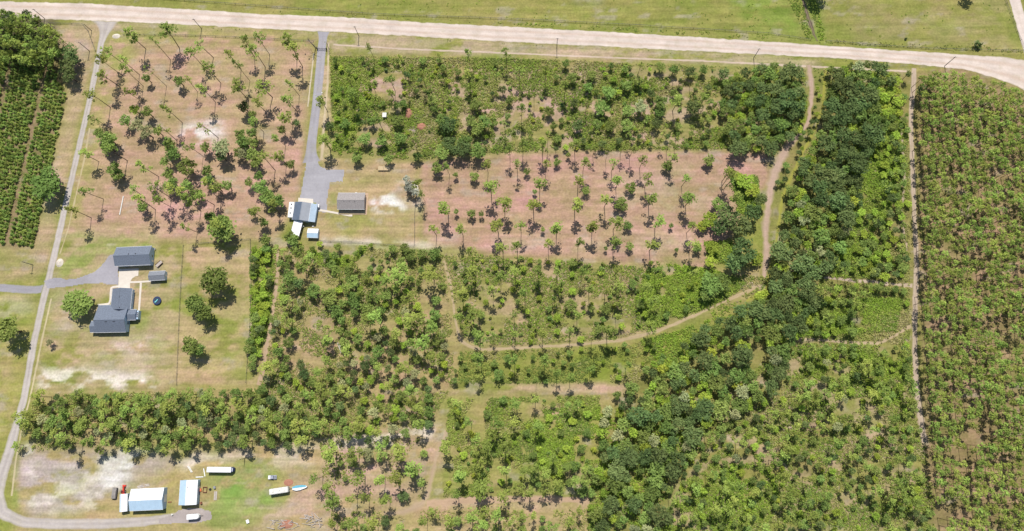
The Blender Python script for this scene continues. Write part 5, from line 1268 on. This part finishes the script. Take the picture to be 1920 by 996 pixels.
for name, L_ in byn.items():
    vis = lambda q: 0 <= q['u'] <= 1920 and 0 <= q['v'] <= 996
    L_.sort(key=lambda q: (not vis(q), not q['iso'], -q['r']/math.hypot(H, q['pos'].length)))
    for q in L_[:300]: add_plant(q, name)
    rest = L_[300:]; counts[name] = (len(L_), len(rest))
    if rest:
        for part in (0, 1):
            Vs, Fs, Cs, b = [], [], [], 0
            for q in rest:
                V = LIB[q['kind']]; random.seed(int(q['u']*7+q['v']*13)); cm, tm = V[random.randrange(len(V))]; ang = random.uniform(0, 6.283)
                me = (cm, tm)[part]
                if me is None: continue
                a = np.empty(len(me.vertices)*3, np.float32); me.vertices.foreach_get("co", a); a = a.reshape(-1, 3)
                M = np.array(rot(q, ang)); a = a @ M[:3, :3].T+np.array(q['pos'])
                if part == 0: f = np.arange(len(a)).reshape(-1, 4)
                else: f = np.array([list(p.vertices) for p in me.polygons if len(p.vertices) == 4])
                Vs.append(a); Fs.append(f+b); b += len(a)
                c = np.array(LEAFC[q['kind']])*random.uniform(.75, 1.3)*np.array([random.uniform(.9, 1.12), 1, 1]) if part == 0 else np.array([.09, .065, .05])
                Cs.append(np.tile(c, (len(a), 1)))
            if not Vs: continue
            me = mesh_np(name+"_mass", np.concatenate(Vs), np.concatenate(Fs), [MAT['stuff']], np.concatenate(Cs))
            if part == 0:
                top_ = link({'pine_tree': 'pine_woodland', 'plantation_pine': 'pine_plantation', 'oak_tree': 'oak_woodland', 'broadleaf_tree': 'broadleaf_woodland', 'pine_sapling': 'sapling_rows', 'shrub': 'shrub_cover'}.get(name, name+'_mass'), me)
                tag(top_, {'pine_tree': "further pines standing among the broadleaf woods", 'plantation_pine': "rest of the pine plantation filling the right edge", 'oak_tree': "rest of the dark oaks in the wooded belt",
                    'broadleaf_tree': "rest of the bushy trees in the woods", 'pine_sapling': "rest of the young pines in the left-hand rows", 'shrub': "rest of the shrubs in the brush"}.get(name, "rest of the trees"), "trees", kind="stuff")
            else:
                o = link("trunks", me, top_); tag(o, kind="stuff")
    random.seed(len(L_))
print("PLANTS", counts)

# ---------------------------------------------------------------- undergrowth: low leaf clumps nobody could count
def under(name, label, cat, zones, size=.34, q=6, mul=1.75):
    P, Cc, Rr = [], [], []
    for poly, n, pal, gate, rad in zones:
        xs = [p[0] for p in poly]; ys = [p[1] for p in poly]
        n = int(n*mul); U = rng.uniform(min(xs), max(xs), n); V = rng.uniform(min(ys), max(ys), n); m = inpoly(U, V, poly); U, V = U[m], V[m]
        d = np.stack([U-PW/2, -(V-PH/2), np.full(len(U), -F)], -1) @ np.array(R).T; t = -H/d[:, 2]
        X, Y = d[:, 0]*t, d[:, 1]*t
        g = fbm(X/12, Y/10, 101, 4)+.22*(vnoise(X/3, Y/3, 5)-.5); m = g > gate; X, Y, U, V, g = X[m], Y[m], U[m], V[m], g[m]
        dm = np.min(np.hypot(ALLT[None, ::2, 0]-U[:, None], ALLT[None, ::2, 1]-V[:, None])-ALLT[None, ::2, 2], axis=1); m = dm > 1.0; X, Y = X[m], Y[m]; g = g[m]
        pal = np.array(pal); sel = np.clip((vnoise(X/9, Y/9, 77)*len(pal)+rng.normal(size=len(X))*.6).astype(int), 0, len(pal)-1)
        P.append(np.stack([X, Y, np.zeros(len(X))], -1)); Cc.append(pal[sel]*rng.uniform(.75, 1.3, (len(X), 1))); Rr.append(rng.uniform(rad[0], rad[1], len(X)))
    P = np.concatenate(P); Cc = np.concatenate(Cc); Rr = np.concatenate(Rr); n = len(P)
    P = np.repeat(P, q, 0); Cc = np.repeat(Cc, q, 0)*rng.uniform(.85, 1.15, (n*q, 1)); Rr = np.repeat(Rr, q)[:, None]
    d = rng.normal(size=(n*q, 3)); d[:, 2] = np.abs(d[:, 2]); d /= np.linalg.norm(d, axis=1)[:, None]
    C0 = P+d*Rr*rng.random((n*q, 1))**.4*np.array([1, 1, .75])+np.array([0, 0, .12])
    nn = d*.5+rng.normal(size=(n*q, 3))*.4; nn[:, 2] = np.abs(nn[:, 2])+.35; nn /= np.linalg.norm(nn, axis=1)[:, None]
    a = np.cross(nn, rng.normal(size=(n*q, 3))); a /= np.linalg.norm(a, axis=1)[:, None]; b = np.cross(nn, a)
    s = size*(.5+.5*Rr)*rng.uniform(.6, 1.3, (n*q, 1))
    V = np.stack([C0-a*s, C0+b*s*.7, C0+a*s*.9, C0-b*s*.6], 1).reshape(-1, 3); V[:, 2] = np.maximum(V[:, 2], .03)
    o = link(name, mesh_np(name, V, np.arange(len(V)).reshape(-1, 4), [MAT['stuff']], np.repeat(Cc, 4, 0)))
    print(name, n, "clumps"); return tag(o, label, cat, kind="stuff")
PG = [(0.213, 0.275, 0.070), (0.258, 0.319, 0.075), (0.302, 0.352, 0.085), (0.347, 0.363, 0.110), (0.414, 0.374, 0.170)]
PB = [(0.235, 0.352, 0.050), (0.269, 0.385, 0.055), (0.302, 0.385, 0.070), (0.213, 0.308, 0.060)]
PD = [(.44,.35,.24), (.38,.32,.20), (.32,.30,.14), (.52,.43,.33)]
TOPB = [(620,106),(960,110),(1440,130),(1512,136),(1500,240),(1440,278),(1180,280),(930,286),(860,292),(780,300),(622,282)]
MIDB = [(832,472),(960,482),(1330,510),(1440,520),(1410,560),(1294,590),(1161,634),(960,648),(875,640),(852,590)]
under("undergrowth", "rough green and straw undergrowth filling the uncleared brush", "undergrowth", [
    (TOPB, 19000, PG, .42, (.5, 1.3)), (MIDB, 11500, PG, .46, (.3, .75)),
    ([(860,660),(1180,648),(1250,622),(1210,715),(860,720)], 3400, PG, .34, (.4, .9)), ([(1400,560),(1440,520),(1450,560),(1340,610),(1330,585)], 500, PB, .35, (.4, 1.0)), ([(1680,160),(1704,160),(1706,640),(1660,640)], 1600, PG, .36, (.4, .9)), ([(1526,125),(1556,128),(1548,220),(1500,310),(1470,380),(1462,480),(1446,540),(1430,540),(1452,400),(1470,330),(1524,230)], 900, PB, .40, (.3, .7)),
    ([(840,748),(1125,742),(1110,932),(832,932)], 8000, PG, .47, (.4, 1.1)),
    ([(500,460),(830,470),(850,640),(850,720),(800,800),(520,830),(470,780),(490,690),(515,600)], 11000, PG, .43, (.4, 1.0)),
    ([(60,742),(480,730),(520,790),(560,830),(60,846)], 3600, PG, .45, (.5, 1.2)),
    ([(1290,790),(1480,645),(1704,640),(1716,720),(1760,1000),(1230,1000)], 16000, PG, .40, (.4, 1.1)), ([(1290,790),(1480,645),(1704,640),(1716,720),(1760,1000),(1230,1000)], 5000, PB, .52, (.5, 1.1)),
    ([(1545,130),(1700,140),(1704,640),(1480,640),(1560,480)], 8000, PG, .40, (.5, 1.2)),
    ([(1722,140),(1870,150),(1980,190),(1980,1010),(1760,1010),(1728,700)], 4500, PG, .5, (.5, 1.0)),
    ([(620,960),(1110,955),(1110,1010),(620,1010)], 1500, PG, .5, (.4, .9)),
    ([(600,826),(830,820),(800,940),(610,950)], 1200, PG, .56, (.4, .9)),
    ([(-40,112),(110,112),(122,178),(60,462),(-40,455)], 700, PG, .5, (.3, .7)),
    ([(660,104),(960,110),(1440,128),(1440,134),(960,118),(625,112)], 800, PG, .3, (.4, .9)),
    ([(300,10),(960,40),(1440,66),(1440,72),(960,46),(300,16)], 500, PG, .5, (.3, .7)),
    ([(960,40),(1440,66),(1440,74),(960,46)], 400, PB, .45, (.4, .8)),
    ([(236,42),(600,60),(1440,104),(1700,121),(1700,126),(1440,110),(600,66),(236,49)], 700, PG, .5, (.2, .5)),
    ([(0,-2),(480,19),(960,43),(1440,71),(1790,95),(1910,104),(1910,110),(1440,77),(960,49),(480,25),(0,3)], 900, PG, .5, (.2, .5)),
    ([(1548,74),(1920,92),(1920,100),(1548,82)], 350, PG, .4, (.3, .6)),
    ([(640,0),(1900,0),(1900,90),(1440,60),(640,20)], 260, PB, .56, (.3, .8)),
])
under("ditch_brush", "thick green brush lining the drainage ditch in the pasture", "brush", [([(1478,0),(1504,0),(1524,72),(1512,74)], 260, PB, .3, (.4, .9)), ([(1514,0),(1530,0),(1548,74),(1538,76)], 260, PB, .3, (.4, .9))])
under("bright_brush", "lush lime-green brush and vines in the wetter ground", "brush", [
    ([(622,110),(720,112),(700,190),(640,290),(622,280)], 1500, PB, .36, (.6, 1.3)),
    (TOPB, 6500, PB, .52, (.6, 1.3)), (MIDB, 2600, PB, .54, (.5, 1.1)), ([(1120,780),(1330,770),(1270,1000),(1100,1000)], 3000, PB, .38, (.6, 1.4)),
    ([(1220,490),(1335,505),(1400,530),(1370,555),(1294,590),(1220,618),(1190,560)], 4200, PB, .36, (.6, 1.4)),
    ([(470,468),(516,466),(512,560),(498,640),(470,680)], 1200, PB, .34, (.6, 1.3)),
    ([(560,456),(690,462),(660,500),(600,500)], 1100, PB, .38, (.6, 1.3)),
    ([(1000,770),(1125,760),(1110,880),(1010,880)], 2600, PB, .38, (.6, 1.3)),
    ([(1610,200),(1680,170),(1702,260),(1680,330),(1650,520),(1560,520),(1590,420),(1600,300)], 6600, PB, .30, (.6, 1.4)),
    ([(1500,560),(1690,560),(1680,620),(1500,630)], 2600, PB, .42, (.6, 1.3)),
    ([(1500,650),(1700,660),(1690,760),(1540,760)], 2600, PB, .45, (.6, 1.3)),
    ([(1270,880),(1420,800),(1480,860),(1440,1000),(1240,1000)], 3600, PB, .40, (.6, 1.3)),
    ([(1370,326),(1420,330),(1425,400),(1385,400)], 900, PB, .3, (.6, 1.5)),
    ([(1320,455),(1370,450),(1390,500),(1330,490)], 600, PB, .3, (.6, 1.4)),
    ([(1200,640),(1330,600),(1320,660),(1250,700)], 1400, PB, .38, (.6, 1.3)),
    ([(840,750),(1120,745),(1110,930),(840,930)], 2400, PB, .56, (.5, 1.1)),
])
under("dry_stalks", "dry straw-coloured stalks and litter between the brush", "dry grass", [
    (TOPB, 5000, PD, .42, (.3, .8)), (MIDB, 3200, PD, .42, (.3, .8)),
    ([(500,470),(830,480),(850,700),(800,820),(500,830)], 3500, PD, .42, (.3, .7)),
    ([(1290,790),(1480,650),(1704,640),(1760,1000),(1240,1000)], 4500, PD, .45, (.3, .8)),
    ([(840,750),(1120,745),(1110,930),(840,930)], 1600, PD, .5, (.3, .7)),
], size=.34, q=4, mul=1.2)
print("TRIS", sum(len(m.polygons) for m in bpy.data.meshes if m.users)*2); print("objects", len(bpy.data.objects))
